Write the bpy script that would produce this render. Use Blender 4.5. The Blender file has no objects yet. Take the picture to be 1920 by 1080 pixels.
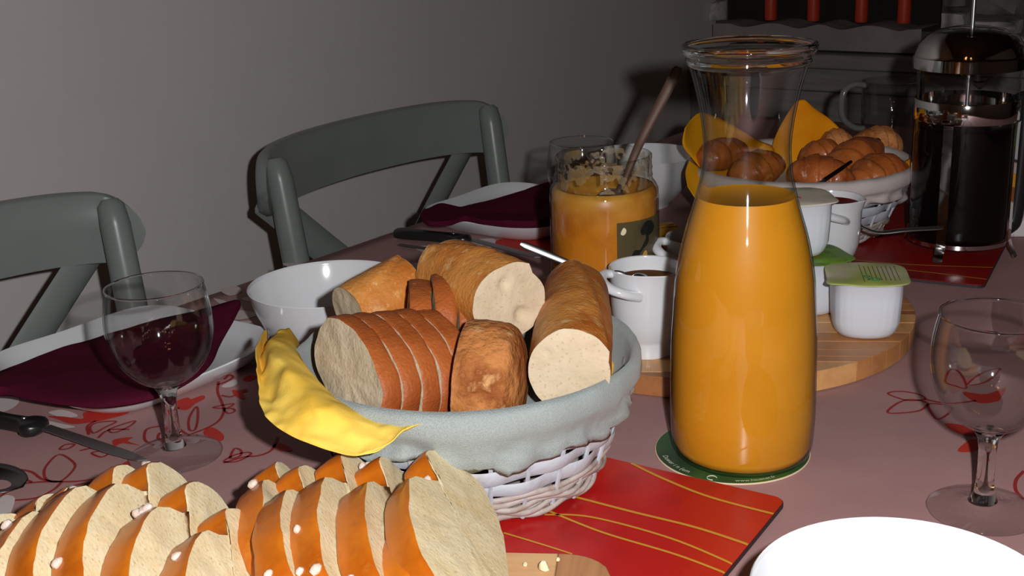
import bpy, bmesh, math, random
import numpy as np
from mathutils import Vector, Matrix, noise

# ------------------------------------------------------------------ camera, light, exposure
SC = bpy.context.scene
COL = SC.collection
rnd = random.Random(7)
FPX, PITCH, ROLL, CAMH = 2312.7, 0.3036, -0.0404, 0.3485      # table top is z = 0
cp, sp = math.cos(PITCH), math.sin(PITCH)
FW = Vector((0, cp, -sp)); UP0 = Vector((0, sp, cp)); RT0 = Vector((1, 0, 0))
RT = RT0 * math.cos(ROLL) + UP0 * math.sin(ROLL)
UPV = UP0 * math.cos(ROLL) - RT0 * math.sin(ROLL)
EYE = Vector((0, 0, CAMH))
cam = bpy.data.cameras.new('camera'); camo = bpy.data.objects.new('camera', cam); COL.objects.link(camo)
cam.sensor_width = 36; cam.lens = FPX / 1920 * 36; cam.clip_start = 0.02
mw = Matrix((RT, UPV, -FW)).transposed().to_4x4(); mw.translation = EYE
camo.matrix_world = mw
SC.camera = camo
SC.view_settings.view_transform = 'Standard'; SC.view_settings.look = 'None'
SC.view_settings.exposure = 0.0; SC.view_settings.gamma = 1.0; SC.view_settings.use_curve_mapping = False
w = bpy.data.worlds.new('World'); SC.world = w; w.use_nodes = True
w.node_tree.nodes['Background'].inputs[0].default_value = (0.05, 0.045, 0.04, 1)
w.node_tree.nodes['Background'].inputs[1].default_value = 0.15

def point_light(name, loc, power, col, rad):
    l = bpy.data.lights.new(name, 'POINT'); l.energy = power; l.color = col; l.shadow_soft_size = rad
    o = bpy.data.objects.new(name, l); o.location = loc; COL.objects.link(o); return o
# the camera's own flash: above and to the right of the lens, throwing its light forwards
fl = bpy.data.lights.new('flash', 'SPOT'); fl.energy = 27.0; fl.color = (0.99, 0.99, 1.0); fl.shadow_soft_size = 0.007
fl.spot_size = math.radians(105); fl.spot_blend = 0.5
flo = bpy.data.objects.new('flash', fl); COL.objects.link(flo)
fm = mw.copy(); fm.translation = EYE + RT * 0.047 + UPV * 0.026 + FW * 0.012; flo.matrix_world = fm
# three warm bulbs of the lamp over the photographer's head
for lp in ((-0.42, -0.35, 1.30), (-0.30, -0.10, 1.05), (-0.12, -0.45, 1.22)):
    point_light('ceiling_bulb', lp, 0.35, (1.0, 0.42, 0.12), 0.035)

# ------------------------------------------------------------------ directions of the room
U = Vector((0.6, 0.8, 0)); V = Vector((0.8, -0.6, 0))         # along the table, across it
def uv(u, v, z=0.0): return U * u + V * v + Vector((0, 0, z))
def ray(px, py): return FW + RT * ((px - 960) / FPX) - UPV * ((py - 540) / FPX)
def at(px, py, z=0.0):
    d = ray(px, py); return EYE + d * ((z - CAMH) / d.z)
def aty(px, py, Y):
    d = ray(px, py); return EYE + d * (Y / d.y)
def atu(px, py, u):
    d = ray(px, py); return EYE + d * (u / d.dot(U))

# ------------------------------------------------------------------ materials
def S(r, g, b):
    f = lambda c: (c / 255 / 12.92) if c / 255 <= 0.04045 else ((c / 255 + 0.055) / 1.055) ** 2.4
    return (f(r), f(g), f(b), 1)
def nd(nt, typ, **kw):
    n = nt.nodes.new(typ)
    for k, v in kw.items():
        if k.startswith('_'): setattr(n, k[1:], v)
        else: n.inputs[k.replace('__', ' ')].default_value = v
    return n
def pm(name, col, rough=0.5, metal=0.0, spec=0.5, var=None, bump=None, coat=0.0, sss=0.0, sssr=0.003, stretch=(1, 1, 1), voro=None, grad=None, sheen=0.0):
    """var: list of (colour, scale, detail, lo, hi); bump: list of (scale, strength, distance, detail)"""
    m = bpy.data.materials.new(name); m.use_nodes = True; nt = m.node_tree; L = nt.links.new
    b = nt.nodes['Principled BSDF']
    b.inputs['Base Color'].default_value = col; b.inputs['Roughness'].default_value = rough
    b.inputs['Metallic'].default_value = metal; b.inputs['Specular IOR Level'].default_value = spec
    b.inputs['Coat Weight'].default_value = coat; b.inputs['Coat Roughness'].default_value = 0.12
    if sheen: b.inputs['Sheen Weight'].default_value = sheen
    if sss:
        b.inputs['Subsurface Weight'].default_value = sss; b.inputs['Subsurface Radius'].default_value = (1, 0.6, 0.3)
        b.inputs['Subsurface Scale'].default_value = sssr
    tc = nt.nodes.new('ShaderNodeTexCoord'); mp = nd(nt, 'ShaderNodeMapping', Scale=stretch); L(tc.outputs['Object'], mp.inputs[0])
    cur = None
    def mixin(fac, c2):
        nonlocal cur
        mx = nt.nodes.new('ShaderNodeMix'); mx.data_type = 'RGBA'
        L(fac, mx.inputs[0])
        if cur is None: mx.inputs[6].default_value = col
        else: L(cur, mx.inputs[6])
        mx.inputs[7].default_value = c2; cur = mx.outputs[2]
    if grad:      # true colour change over the thing's own height: (colour, z0, z1)
        sx = nt.nodes.new('ShaderNodeSeparateXYZ'); L(tc.outputs['Object'], sx.inputs[0])
        mr = nd(nt, 'ShaderNodeMapRange'); mr.inputs[1].default_value = grad[1]; mr.inputs[2].default_value = grad[2]
        L(sx.outputs[2], mr.inputs[0]); mixin(mr.outputs[0], grad[0])
    for (c2, sc_, det, lo, hi) in (var or []):
        n = nd(nt, 'ShaderNodeTexNoise', Scale=sc_, Detail=det, Roughness=0.6); L(mp.outputs[0], n.inputs['Vector'])
        r = nd(nt, 'ShaderNodeMapRange'); r.inputs[1].default_value = lo; r.inputs[2].default_value = hi
        L(n.outputs[0], r.inputs[0]); mixin(r.outputs[0], c2)
    if voro:      # (colour, scale, lo, hi) small pores
        n = nd(nt, 'ShaderNodeTexVoronoi', Scale=voro[1]); L(mp.outputs[0], n.inputs['Vector'])
        r = nd(nt, 'ShaderNodeMapRange'); r.inputs[1].default_value = voro[3]; r.inputs[2].default_value = voro[2]
        L(n.outputs['Distance'], r.inputs[0]); mixin(r.outputs[0], voro[0])
    if cur is not None: L(cur, b.inputs['Base Color'])
    prev = None
    for (sc_, st, dist, det) in (bump or []):
        n = nd(nt, 'ShaderNodeTexNoise', Scale=sc_, Detail=det); L(mp.outputs[0], n.inputs['Vector'])
        bp = nd(nt, 'ShaderNodeBump', Strength=st, Distance=dist); L(n.outputs[0], bp.inputs['Height'])
        if prev is not None: L(prev, bp.inputs['Normal'])
        prev = bp.outputs[0]
    if prev is not None: L(prev, b.inputs['Normal'])
    return m
def thin_glass(name, tint=(0.97, 0.98, 0.97, 1), edge=(0.55, 0.6, 0.57, 1), refl=0.085, epow=3.0):
    """a thin clear wall: it lets light straight through and mirrors more and more towards its edges"""
    m = bpy.data.materials.new(name); m.use_nodes = True; nt = m.node_tree; L = nt.links.new
    nt.nodes.clear(); out = nt.nodes.new('ShaderNodeOutputMaterial')
    lw = nd(nt, 'ShaderNodeLayerWeight', Blend=0.5)
    p5 = nd(nt, 'ShaderNodeMath', _operation='POWER'); L(lw.outputs['Facing'], p5.inputs[0]); p5.inputs[1].default_value = 5
    ma = nd(nt, 'ShaderNodeMath', _operation='MULTIPLY_ADD'); L(p5.outputs[0], ma.inputs[0]); ma.inputs[1].default_value = 0.85; ma.inputs[2].default_value = refl
    pe = nd(nt, 'ShaderNodeMath', _operation='POWER'); L(lw.outputs['Facing'], pe.inputs[0]); pe.inputs[1].default_value = epow
    mc = nt.nodes.new('ShaderNodeMix'); mc.data_type = 'RGBA'; L(pe.outputs[0], mc.inputs[0]); mc.inputs[6].default_value = tint; mc.inputs[7].default_value = edge
    tr = nt.nodes.new('ShaderNodeBsdfTransparent'); L(mc.outputs[2], tr.inputs[0])
    gl = nd(nt, 'ShaderNodeBsdfGlossy', Roughness=0.035)
    mx = nt.nodes.new('ShaderNodeMixShader'); L(ma.outputs[0], mx.inputs[0]); L(tr.outputs[0], mx.inputs[1]); L(gl.outputs[0], mx.inputs[2])
    L(mx.outputs[0], out.inputs[0]); return m
def solid_glass(name, col=(0.95, 0.97, 0.96, 1)):
    m = bpy.data.materials.new(name); m.use_nodes = True; b = m.node_tree.nodes['Principled BSDF']
    b.inputs['Base Color'].default_value = col; b.inputs['Roughness'].default_value = 0.03
    b.inputs['Transmission Weight'].default_value = 1.0; b.inputs['IOR'].default_value = 1.5; return m

M = {}
M['plaster'] = pm('plaster', (0.745, 0.70, 0.675, 1), 0.85, spec=0.2, var=[((0.71, 0.665, 0.64, 1), 3, 4, 0.4, 0.7)], bump=[(60, 0.12, 0.004, 5)])
M['ceiling'] = pm('dark_beams', (0.10, 0.06, 0.035, 1), 0.8)
M['floor'] = pm('floor_tile', (0.16, 0.10, 0.07, 1), 0.5, var=[((0.09, 0.05, 0.035, 1), 4, 5, 0.4, 0.7)])
M['mortar'] = pm('mortar', (0.10, 0.085, 0.075, 1), 0.95, bump=[(40, 0.5, 0.01, 6)])
M['stone'] = pm('stone', (0.26, 0.23, 0.215, 1), 0.9, var=[((0.09, 0.08, 0.07, 1), 9, 6, 0.4, 0.65), ((0.30, 0.27, 0.25, 1), 5, 5, 0.55, 0.75)], bump=[(30, 0.6, 0.012, 8)])
M['stone_pale'] = pm('pale_stone', (0.66, 0.60, 0.57, 1), 0.9, var=[((0.16, 0.14, 0.13, 1), 12, 6, 0.45, 0.65)], bump=[(30, 0.6, 0.012, 8)])
M['niche_dark'] = pm('painted_niche_dark', (0.02, 0.016, 0.013, 1), 0.95)  # darkness of the recess put into the colour of a flat panel
M['ledge'] = pm('grey_ledge', (0.34, 0.295, 0.28, 1), 0.9, var=[((0.25, 0.22, 0.21, 1), 10, 5, 0.4, 0.7)], bump=[(35, 0.4, 0.008, 6)])
M['mantel'] = pm('dark_mantel', (0.30, 0.265, 0.245, 1), 0.7, var=[((0.20, 0.175, 0.16, 1), 6, 6, 0.35, 0.7)], stretch=(1, 1, 9), bump=[(20, 0.3, 0.006, 5)])
M['candle'] = pm('red_wax', (0.62, 0.055, 0.016, 1), 0.45, sss=0.3, sssr=0.01)
M['wick'] = pm('wick', (0.03, 0.03, 0.03, 1), 0.9)
M['chair'] = pm('grey_green_paint', S(130, 136, 132), 0.32, spec=0.4, var=[(S(123, 130, 126), 14, 4, 0.4, 0.7)], bump=[(50, 0.06, 0.002, 3)])
M['table_wood'] = pm('table_wood', (0.25, 0.14, 0.07, 1), 0.5)
M['cloth'] = pm('dusty_pink_cloth', S(174, 135, 132), 0.62, spec=0.25, var=[(S(165, 126, 125), 14, 5, 0.35, 0.7)], bump=[(900, 0.25, 0.0006, 2), (9, 0.10, 0.006, 2)])
M['print_red'] = pm('red_print', S(186, 52, 44), 0.65, spec=0.25)
M['print_line'] = pm('red_line_print', S(150, 44, 44), 0.65, spec=0.25)
M['print_white'] = pm('white_print', S(210, 196, 194), 0.65, spec=0.25)
M['porcelain'] = pm('white_porcelain', (0.70, 0.705, 0.72, 1), 0.12, spec=0.5, coat=0.3)
M['burgundy'] = pm('burgundy_paper', S(76, 18, 38), 0.9, spec=0.05, bump=[(700, 0.2, 0.0006, 2)])
M['yellow'] = pm('yellow_paper', S(244, 206, 92), 0.8, spec=0.15, var=[(S(240, 184, 48), 16, 3, 0.45, 0.7)], bump=[(900, 0.3, 0.0005, 2), (70, 0.15, 0.002, 3)])
M['yellow_far'] = pm('orange_yellow_paper', S(246, 170, 22), 0.8, spec=0.15, var=[(S(236, 140, 10), 10, 3, 0.45, 0.7)], bump=[(900, 0.25, 0.0005, 2)])
M['black_plastic'] = pm('black_plastic', (0.012, 0.012, 0.012, 1), 0.3, spec=0.5)
M['steel'] = pm('steel', (0.50, 0.50, 0.51, 1), 0.34, metal=1.0)
M['blade'] = pm('blade_steel', (0.42, 0.41, 0.41, 1), 0.45, metal=1.0)
M['dark_steel'] = pm('darkened_steel', (0.12, 0.115, 0.11, 1), 0.3, metal=1.0)
M['chrome'] = pm('chrome', (0.62, 0.60, 0.58, 1), 0.07, metal=1.0)
M['brown_reflect'] = pm('steel_reflecting_brown', (0.085, 0.048, 0.034, 1), 0.5, metal=0.2, spec=0.25)  # brown of mirrored wood beams put into the spoon's base colour
M['glass'] = thin_glass('wine_glass_wall', (0.99, 0.99, 0.99, 1), (0.48, 0.51, 0.49, 1), 0.06, 4.5)
M['glass_lip'] = solid_glass('lip_glass', (0.94, 0.97, 0.95, 1))
M['glass_foot'] = thin_glass('wine_glass_foot', (0.98, 0.98, 0.98, 1), (0.8, 0.8, 0.8, 1), 0.035, 4)
M['glass_stem'] = solid_glass('solid_glass')
M['glass_green'] = thin_glass('carafe_wall', (0.96, 0.97, 0.96, 1), (0.42, 0.56, 0.50, 1), 0.045, 4.0)
M['glass_jar'] = thin_glass('jar_wall', (0.95, 0.95, 0.93, 1), (0.45, 0.42, 0.36, 1), 0.05, 3.5)
M['glass_press'] = thin_glass('press_wall', (0.93, 0.93, 0.93, 1), (0.3, 0.3, 0.3, 1), 0.028)
M['juice'] = pm('orange_juice', (0.60, 0.245, 0.012, 1), 0.45, spec=0.15, sss=0.3, sssr=0.008, var=[((0.57, 0.225, 0.010, 1), 30, 3, 0.4, 0.7)])
M['coffee'] = pm('coffee', (0.003, 0.002, 0.0015, 1), 0.3, spec=0.08)
M['brown_liquid'] = pm('brown_syrup', (0.09, 0.04, 0.015, 1), 0.08, spec=0.6)
M['red_jam'] = pm('dark_red_jam', (0.10, 0.008, 0.008, 1), 0.1, spec=0.6)
M['jam'] = pm('orange_jam', (0.60, 0.20, 0.010, 1), 0.35, spec=0.3, sss=0.2, sssr=0.01, grad=((0.56, 0.32, 0.06, 1), 0.080, 0.118), var=[((0.42, 0.11, 0.005, 1), 22, 4, 0.45, 0.7)])
M['residue'] = pm('pale_jam_smear', (0.30, 0.24, 0.17, 1), 0.35, var=[((0.42, 0.26, 0.09, 1), 60, 4, 0.4, 0.6)], bump=[(140, 0.6, 0.003, 4)])
b_ = M['residue'].node_tree.nodes['Principled BSDF']; b_.inputs['Alpha'].default_value = 0.5
M['label'] = pm('olive_black_label', (0.085, 0.065, 0.028, 1), 0.35, spec=0.5, var=[((0.03, 0.025, 0.015, 1), 40, 4, 0.5, 0.65)])
M['label_gold'] = pm('gold_print', (0.55, 0.30, 0.05, 1), 0.35)
M['label_dark'] = pm('black_print', (0.008, 0.01, 0.008, 1), 0.5)
M['label_cream'] = pm('cream_print', (0.75, 0.66, 0.45, 1), 0.5)
M['bamboo'] = pm('bamboo', S(216, 162, 104), 0.45, var=[(S(196, 138, 84), 9, 5, 0.4, 0.7)], stretch=(6, 1, 6), bump=[(60, 0.1, 0.001, 3)])
M['bamboo2'] = pm('bamboo_dark', S(190, 130, 78), 0.45, var=[(S(168, 108, 62), 9, 5, 0.4, 0.7)], stretch=(6, 1, 6), bump=[(60, 0.1, 0.001, 3)])
M['bamboo3'] = pm('bamboo_brown', S(164, 106, 62), 0.45, var=[(S(140, 86, 48), 9, 5, 0.4, 0.7)], stretch=(6, 1, 6), bump=[(60, 0.1, 0.001, 3)])
M['cutwood'] = pm('pale_board', S(222, 176, 124), 0.5, var=[(S(196, 146, 98), 30, 5, 0.4, 0.7)], stretch=(0.25, 3, 3))
M['cutwood2'] = pm('brown_board', S(190, 138, 92), 0.5, var=[(S(160, 108, 70), 40, 5, 0.4, 0.7)], stretch=(3, 0.25, 3))
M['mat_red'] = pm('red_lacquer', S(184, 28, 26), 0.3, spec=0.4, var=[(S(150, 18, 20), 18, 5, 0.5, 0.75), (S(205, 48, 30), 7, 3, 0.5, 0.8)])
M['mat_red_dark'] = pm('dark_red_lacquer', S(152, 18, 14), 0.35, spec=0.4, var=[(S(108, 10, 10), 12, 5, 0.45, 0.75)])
M['mat_edge'] = pm('dark_edge', (0.03, 0.015, 0.02, 1), 0.6)
M['gold_line'] = pm('gold_line', S(200, 150, 52), 0.45, spec=0.4)
M['lining'] = pm('grey_green_lining', S(163, 168, 164), 0.9, spec=0.1, var=[(S(146, 154, 152), 8, 4, 0.4, 0.7), (S(142, 150, 148), 1500, 1, 0.42, 0.62)], bump=[(1400, 0.5, 0.0007, 1), (60, 0.2, 0.002, 3)], sheen=0.15)
M['lining_far'] = pm('pale_lining', S(206, 194, 190), 0.85, spec=0.15, bump=[(1200, 0.4, 0.0006, 1), (50, 0.2, 0.002, 3)])
M['wicker'] = pm('white_wicker', S(184, 188, 196), 0.65, spec=0.25, var=[(S(156, 150, 150), 50, 5, 0.5, 0.75)], bump=[(250, 0.4, 0.001, 4)])
M['wicker_brown'] = pm('worn_wicker', S(180, 170, 164), 0.65, spec=0.25, var=[(S(150, 128, 112), 60, 5, 0.45, 0.7)], bump=[(250, 0.4, 0.001, 4)])
CR = S(222, 150, 84)
M['crust'] = pm('baguette_crust', S(206, 138, 66), 0.5, spec=0.3, var=[(S(178, 94, 26), 16, 6, 0.40, 0.64), (S(222, 176, 112), 75, 6, 0.56, 0.76), (S(140, 68, 18), 30, 5, 0.60, 0.80), (S(226, 178, 120), 230, 4, 0.60, 0.76)], bump=[(45, 0.5, 0.003, 6), (420, 0.7, 0.0010, 5)], sss=0.05)
M['crust_dark'] = pm('loaf_crust', S(166, 88, 40), 0.5, spec=0.3, var=[(S(128, 56, 20), 20, 5, 0.42, 0.66), (S(196, 128, 76), 150, 5, 0.60, 0.78)], bump=[(50, 0.5, 0.003, 6), (500, 0.7, 0.0010, 4)])
M['crust_rough'] = pm('rustic_crust', S(186, 120, 66), 0.7, spec=0.2, var=[(S(138, 74, 32), 40, 8, 0.44, 0.60), (S(214, 164, 108), 80, 6, 0.58, 0.75)], bump=[(80, 1.0, 0.005, 8), (300, 0.8, 0.0015, 5)])
M['crumb'] = pm('bread_crumb', S(205, 187, 160), 0.9, spec=0.1, var=[(S(192, 172, 142), 55, 6, 0.4, 0.7)], voro=(S(180, 156, 114), 330, 0.02, 0.28), bump=[(420, 0.6, 0.0008, 5)], sss=0.12)
M['crumb_grey'] = pm('loaf_crumb', S(206, 190, 164), 0.9, spec=0.1, var=[(S(190, 172, 142), 55, 6, 0.4, 0.7)], voro=(S(172, 152, 118), 300, 0.02, 0.30), bump=[(380, 0.7, 0.0009, 5)])
M['brioche_crumb'] = pm('brioche_crumb', S(230, 214, 176), 0.9, spec=0.1, var=[(S(220, 196, 148), 45, 6, 0.4, 0.7)], voro=(S(196, 174, 122), 300, 0.02, 0.30), bump=[(480, 0.5, 0.0007, 4), (160, 0.3, 0.0012, 3)], sss=0.12)
M['brioche_crust'] = pm('brioche_crust', S(204, 146, 86), 0.33, spec=0.3, coat=0.2, grad=(S(204, 112, 24), 0.014, 0.030), var=[(S(160, 74, 10), 20, 4, 0.42, 0.68), (S(206, 136, 50), 40, 5, 0.60, 0.8)], bump=[(40, 0.3, 0.002, 4), (260, 0.2, 0.0008, 4)])
M['sugar'] = pm('pearl_sugar', S(220, 198, 184), 0.25, spec=0.5, sss=0.6, sssr=0.004, bump=[(300, 0.4, 0.001, 3)])
M['pastry'] = pm('pastry_glaze', S(188, 104, 48), 0.35, spec=0.35, coat=0.15, var=[(S(132, 56, 24), 22, 6, 0.40, 0.62), (S(226, 160, 100), 46, 6, 0.58, 0.78)], bump=[(60, 0.8, 0.004, 6)])
M['pastry_pale'] = pm('pale_flaky_pastry', S(206, 138, 80), 0.6, spec=0.2, var=[(S(168, 92, 44), 50, 6, 0.45, 0.65)], bump=[(90, 0.9, 0.004, 6)])
M['pot'] = pm('white_plastic', (0.66, 0.685, 0.74, 1), 0.35, spec=0.4, sss=0.1)
M['foil'] = pm('green_foil', S(176, 186, 96), 0.38, spec=0.5, var=[(S(206, 196, 162), 16, 2, 0.42, 0.56), (S(126, 150, 30), 11, 3, 0.62, 0.72)])
M['foil_green'] = pm('dark_green_foil', S(120, 160, 50), 0.38, spec=0.5, var=[(S(84, 120, 26), 40, 4, 0.45, 0.6)])
M['foil_cream'] = pm('cream_foil', S(224, 216, 196), 0.38, spec=0.5, var=[(S(110, 130, 50), 18, 3, 0.58, 0.64)])
M['ink'] = pm('printed_ink', S(70, 72, 40), 0.5)
M['ink_green'] = pm('printed_green', S(30, 110, 70), 0.5)
M['ink_red'] = pm('printed_red', S(176, 40, 34), 0.5)
M['coaster_green'] = pm('dark_green_card', S(40, 62, 42), 0.5, var=[(S(52, 92, 44), 12, 3, 0.45, 0.65), (S(84, 112, 30), 7, 2, 0.58, 0.75)])
M['card_edge'] = pm('card_edge', S(226, 200, 168), 0.8)
M['gold_foil'] = pm('gold_foil', (0.95, 0.55, 0.08, 1), 0.25, metal=0.85, bump=[(90, 0.6, 0.003, 3)])
M['white_card'] = pm('white_card', S(226, 216, 200), 0.6)
M['teal_card'] = pm('teal_card', S(60, 128, 112), 0.6)
M['box_white'] = pm('speckled_card', S(206, 200, 196), 0.7, var=[(S(160, 150, 146), 60, 4, 0.5, 0.65)])
M['box_grey'] = pm('grey_card', S(184, 184, 186), 0.7)
M['box_orange'] = pm('orange_card', S(226, 150, 40), 0.6)
M['box_brown'] = pm('brown_card', S(150, 84, 40), 0.6)
M['box_pink'] = pm('pinkish_card', S(196, 176, 166), 0.6)

# ------------------------------------------------------------------ mesh helpers
ROOT = {}
class MB:
    def __init__(s): s.v = []; s.f = []; s.m = []
    def add(s, vs, fs, mi=0):
        k = len(s.v); s.v += [tuple(x) for x in vs]; s.f += [tuple(i + k for i in f) for f in fs]; s.m += [mi] * len(fs); return s
    def grid(s, P, wu=False, wv=False, mi=0, flip=False):
        nu, nv = len(P), len(P[0]); vs = [p for r in P for p in r]; fs = []
        for i in range(nu if wu else nu - 1):
            for j in range(nv if wv else nv - 1):
                a, b = i * nv + j, ((i + 1) % nu) * nv + j
                c, d = ((i + 1) % nu) * nv + (j + 1) % nv, i * nv + (j + 1) % nv
                fs.append((a, d, c, b) if flip else (a, b, c, d))
        return s.add(vs, fs, mi)
    def lathe(s, prof, n=48, c=(0, 0, 0), mi=0, fn=None):
        """fn(phi, i) -> radius factor"""
        rows = []; vs = []; fs = []
        for i, (r, z) in enumerate(prof):
            if r < 1e-7: rows.append([len(vs)]); vs.append((c[0], c[1], c[2] + z)); continue
            row = []
            for j in range(n):
                a = 2 * math.pi * j / n; rr = r * (fn(a, i) if fn else 1)
                row.append(len(vs)); vs.append((c[0] + rr * math.cos(a), c[1] + rr * math.sin(a), c[2] + z))
            rows.append(row)
        for A, B in zip(rows, rows[1:]):
            for j in range(n):
                k = (j + 1) % n
                if len(A) == 1 and len(B) == 1: continue
                if len(A) == 1: fs.append((A[0], B[j], B[k]))
                elif len(B) == 1: fs.append((A[j], B[0], A[k]))
                else: fs.append((A[j], B[j], B[k], A[k]))
        fs = [f[::-1] for f in fs]
        return s.add(vs, fs, mi)
    def tube(s, pts, r, n=10, mi=0, cap=True, up=None, closed=False):
        """r: number, or list of numbers / (ra, rb) pairs; up fixes the direction of rb"""
        pts = [Vector(p) for p in pts]; N = len(pts)
        R = r if isinstance(r, (list, tuple)) and len(r) == N else [r] * N
        rows = []; side = None
        for i, p in enumerate(pts):
            if closed: t = (pts[(i + 1) % N] - pts[i - 1]).normalized()
            else: t = (pts[min(i + 1, N - 1)] - pts[max(i - 1, 0)]).normalized()
            if up is not None: sd = t.cross(Vector(up))
            elif side is None: sd = t.cross(Vector((0, 0, 1)) if abs(t.z) < 0.9 else Vector((1, 0, 0)))
            else: sd = side - t * side.dot(t)
            sd.normalize(); side = sd; upv = sd.cross(t)
            ra, rb = R[i] if isinstance(R[i], (tuple, list)) else (R[i], R[i])
            rows.append([p + sd * (ra * math.cos(2 * math.pi * j / n)) + upv * (rb * math.sin(2 * math.pi * j / n)) for j in range(n)])
        s.grid(rows, wu=closed, wv=True, mi=mi)
        if cap and not closed:
            k = len(s.v)
            s.f.append(tuple(range(k - n, k))); s.m.append(mi)
            b = k - n * N; s.f.append(tuple(range(b + n - 1, b - 1, -1))); s.m.append(mi)
        return s
    def prism(s, out, z0, z1, mi=0, mi_side=None):
        n = len(out); a = sum(out[i][0] * out[(i + 1) % n][1] - out[(i + 1) % n][0] * out[i][1] for i in range(n))
        if a < 0: out = out[::-1]
        k = len(s.v); s.v += [(x, y, z0) for x, y in out] + [(x, y, z1) for x, y in out]
        s.f.append(tuple(k + i for i in range(n - 1, -1, -1))); s.f.append(tuple(k + n + i for i in range(n))); s.m += [mi, mi]
        for i in range(n):
            j = (i + 1) % n; s.f.append((k + i, k + j, k + n + j, k + n + i)); s.m.append(mi if mi_side is None else mi_side)
        return s
    def flat(s, out, z, mi=0):
        n = len(out); a = sum(out[i][0] * out[(i + 1) % n][1] - out[(i + 1) % n][0] * out[i][1] for i in range(n))
        if a < 0: out = out[::-1]
        k = len(s.v); s.v += [(x, y, z) for x, y in out]; s.f.append(tuple(k + i for i in range(n))); s.m.append(mi); return s
    def box(s, c, ex, ey, ez, mi=0):
        """centre and three half-extent vectors"""
        c, ex, ey, ez = Vector(c), Vector(ex), Vector(ey), Vector(ez)
        P = [c + ex * i + ey * j + ez * k for k in (-1, 1) for j in (-1, 1) for i in (-1, 1)]
        fs = [(0, 2, 3, 1), (4, 5, 7, 6), (0, 1, 5, 4), (2, 6, 7, 3), (0, 4, 6, 2), (1, 3, 7, 5)]
        if ex.cross(ey).dot(ez) < 0: fs = [f[::-1] for f in fs]
        return s.add(P, fs, mi)
    def build(s, name, mats, parent=None, world=False, smooth=True, sharp=40, bevel=0.0, solid=0.0, sub=0):
        me = bpy.data.meshes.new(name)
        vs = s.v
        if world and parent is not None:
            inv = ROOT[parent.name].inverted(); vs = [tuple(inv @ Vector(v)) for v in vs]
        me.from_pydata([tuple(v) for v in vs], [], s.f)
        bb = bmesh.new(); bb.from_mesh(me); bmesh.ops.recalc_face_normals(bb, faces=bb.faces); bb.to_mesh(me); bb.free()
        mats = mats if isinstance(mats, (list, tuple)) else [mats]
        for m in mats: me.materials.append(M[m] if isinstance(m, str) else m)
        if len(mats) > 1: me.polygons.foreach_set('material_index', s.m)
        if smooth:
            me.polygons.foreach_set('use_smooth', [True] * len(me.polygons))
            if sharp: me.set_sharp_from_angle(angle=math.radians(sharp))
        me.update()
        o = bpy.data.objects.new(name, me); COL.objects.link(o)
        if parent is not None:
            o.parent = parent; ROOT[o.name] = ROOT[parent.name]
        else: ROOT[o.name] = Matrix.Identity(4)
        if bevel:
            b = o.modifiers.new('b', 'BEVEL'); b.width = bevel; b.segments = 2; b.limit_method = 'ANGLE'
        if solid:
            q = o.modifiers.new('s', 'SOLIDIFY'); q.thickness = solid; q.offset = 0
        if sub:
            q = o.modifiers.new('u', 'SUBSURF'); q.levels = sub; q.render_levels = sub
        return o
def tag(o, label=None, cat=None, group=None, kind=None):
    for k, v in (('label', label), ('category', cat), ('group', group), ('kind', kind)):
        if v: o[k] = v
    return o
def thing(name, label, cat, loc=(0, 0, 0), rot=0.0, group=None, mat=None):
    o = bpy.data.objects.new(name, None); COL.objects.link(o); o.empty_display_size = 0.02
    m = mat if mat is not None else Matrix.Translation(Vector(loc)) @ Matrix.Rotation(rot, 4, 'Z')
    o.matrix_world = m; ROOT[o.name] = m.copy()
    return tag(o, label, cat, group)
def copy_thing(root, label, loc, rot=0.0, group=None):
    r = root.copy(); COL.objects.link(r)
    m = Matrix.Translation(Vector(loc)) @ Matrix.Rotation(rot, 4, 'Z'); r.matrix_world = m; ROOT[r.name] = m
    r['label'] = label
    if group: r['group'] = group
    def rec(a, b):
        for ch in [x for x in KIDS(a)]:
            c = ch.copy(); COL.objects.link(c); c.parent = b; ROOT[c.name] = m; rec(ch, c)
    rec(root, r); return r
def KIDS(a): return [o for o in COL.objects if o.parent == a]
def nz(p, s, seed=0.0): return noise.noise(Vector(p) * s + Vector((seed * 7.3, seed * 3.1, seed * 1.7)))
def catmull(pts, k=6, closed=False):
    n = len(pts); out = []
    for i in range(n if closed else n - 1):
        g = lambda j: np.array(pts[j % n] if closed else pts[max(0, min(n - 1, j))], float)
        p0, p1, p2, p3 = g(i - 1), g(i), g(i + 1), g(i + 2)
        for q in range(k):
            t = q / k
            out.append(0.5 * (2 * p1 + (p2 - p0) * t + (2 * p0 - 5 * p1 + 4 * p2 - p3) * t * t + (3 * p1 - p0 - 3 * p2 + p3) * t ** 3))
    if not closed: out.append(np.array(pts[-1], float))
    return [tuple(p) for p in out]
def ctrl_surface(rows, ku=6, kv=6):
    """rows of control points -> dense grid through them"""
    R = [catmull([tuple(p) for p in r], kv) for r in rows]
    cols = [catmull([R[i][j] for i in range(len(R))], ku) for j in range(len(R[0]))]
    return [[cols[j][i] for j in range(len(cols))] for i in range(len(cols[0]))]
def wrinkle(P, amp, sc, seed, nrm=(0, 0, 1)):
    n = Vector(nrm)
    return [[tuple(Vector(p) + n * amp * nz(p, sc, seed)) for p in r] for r in P]

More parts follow.
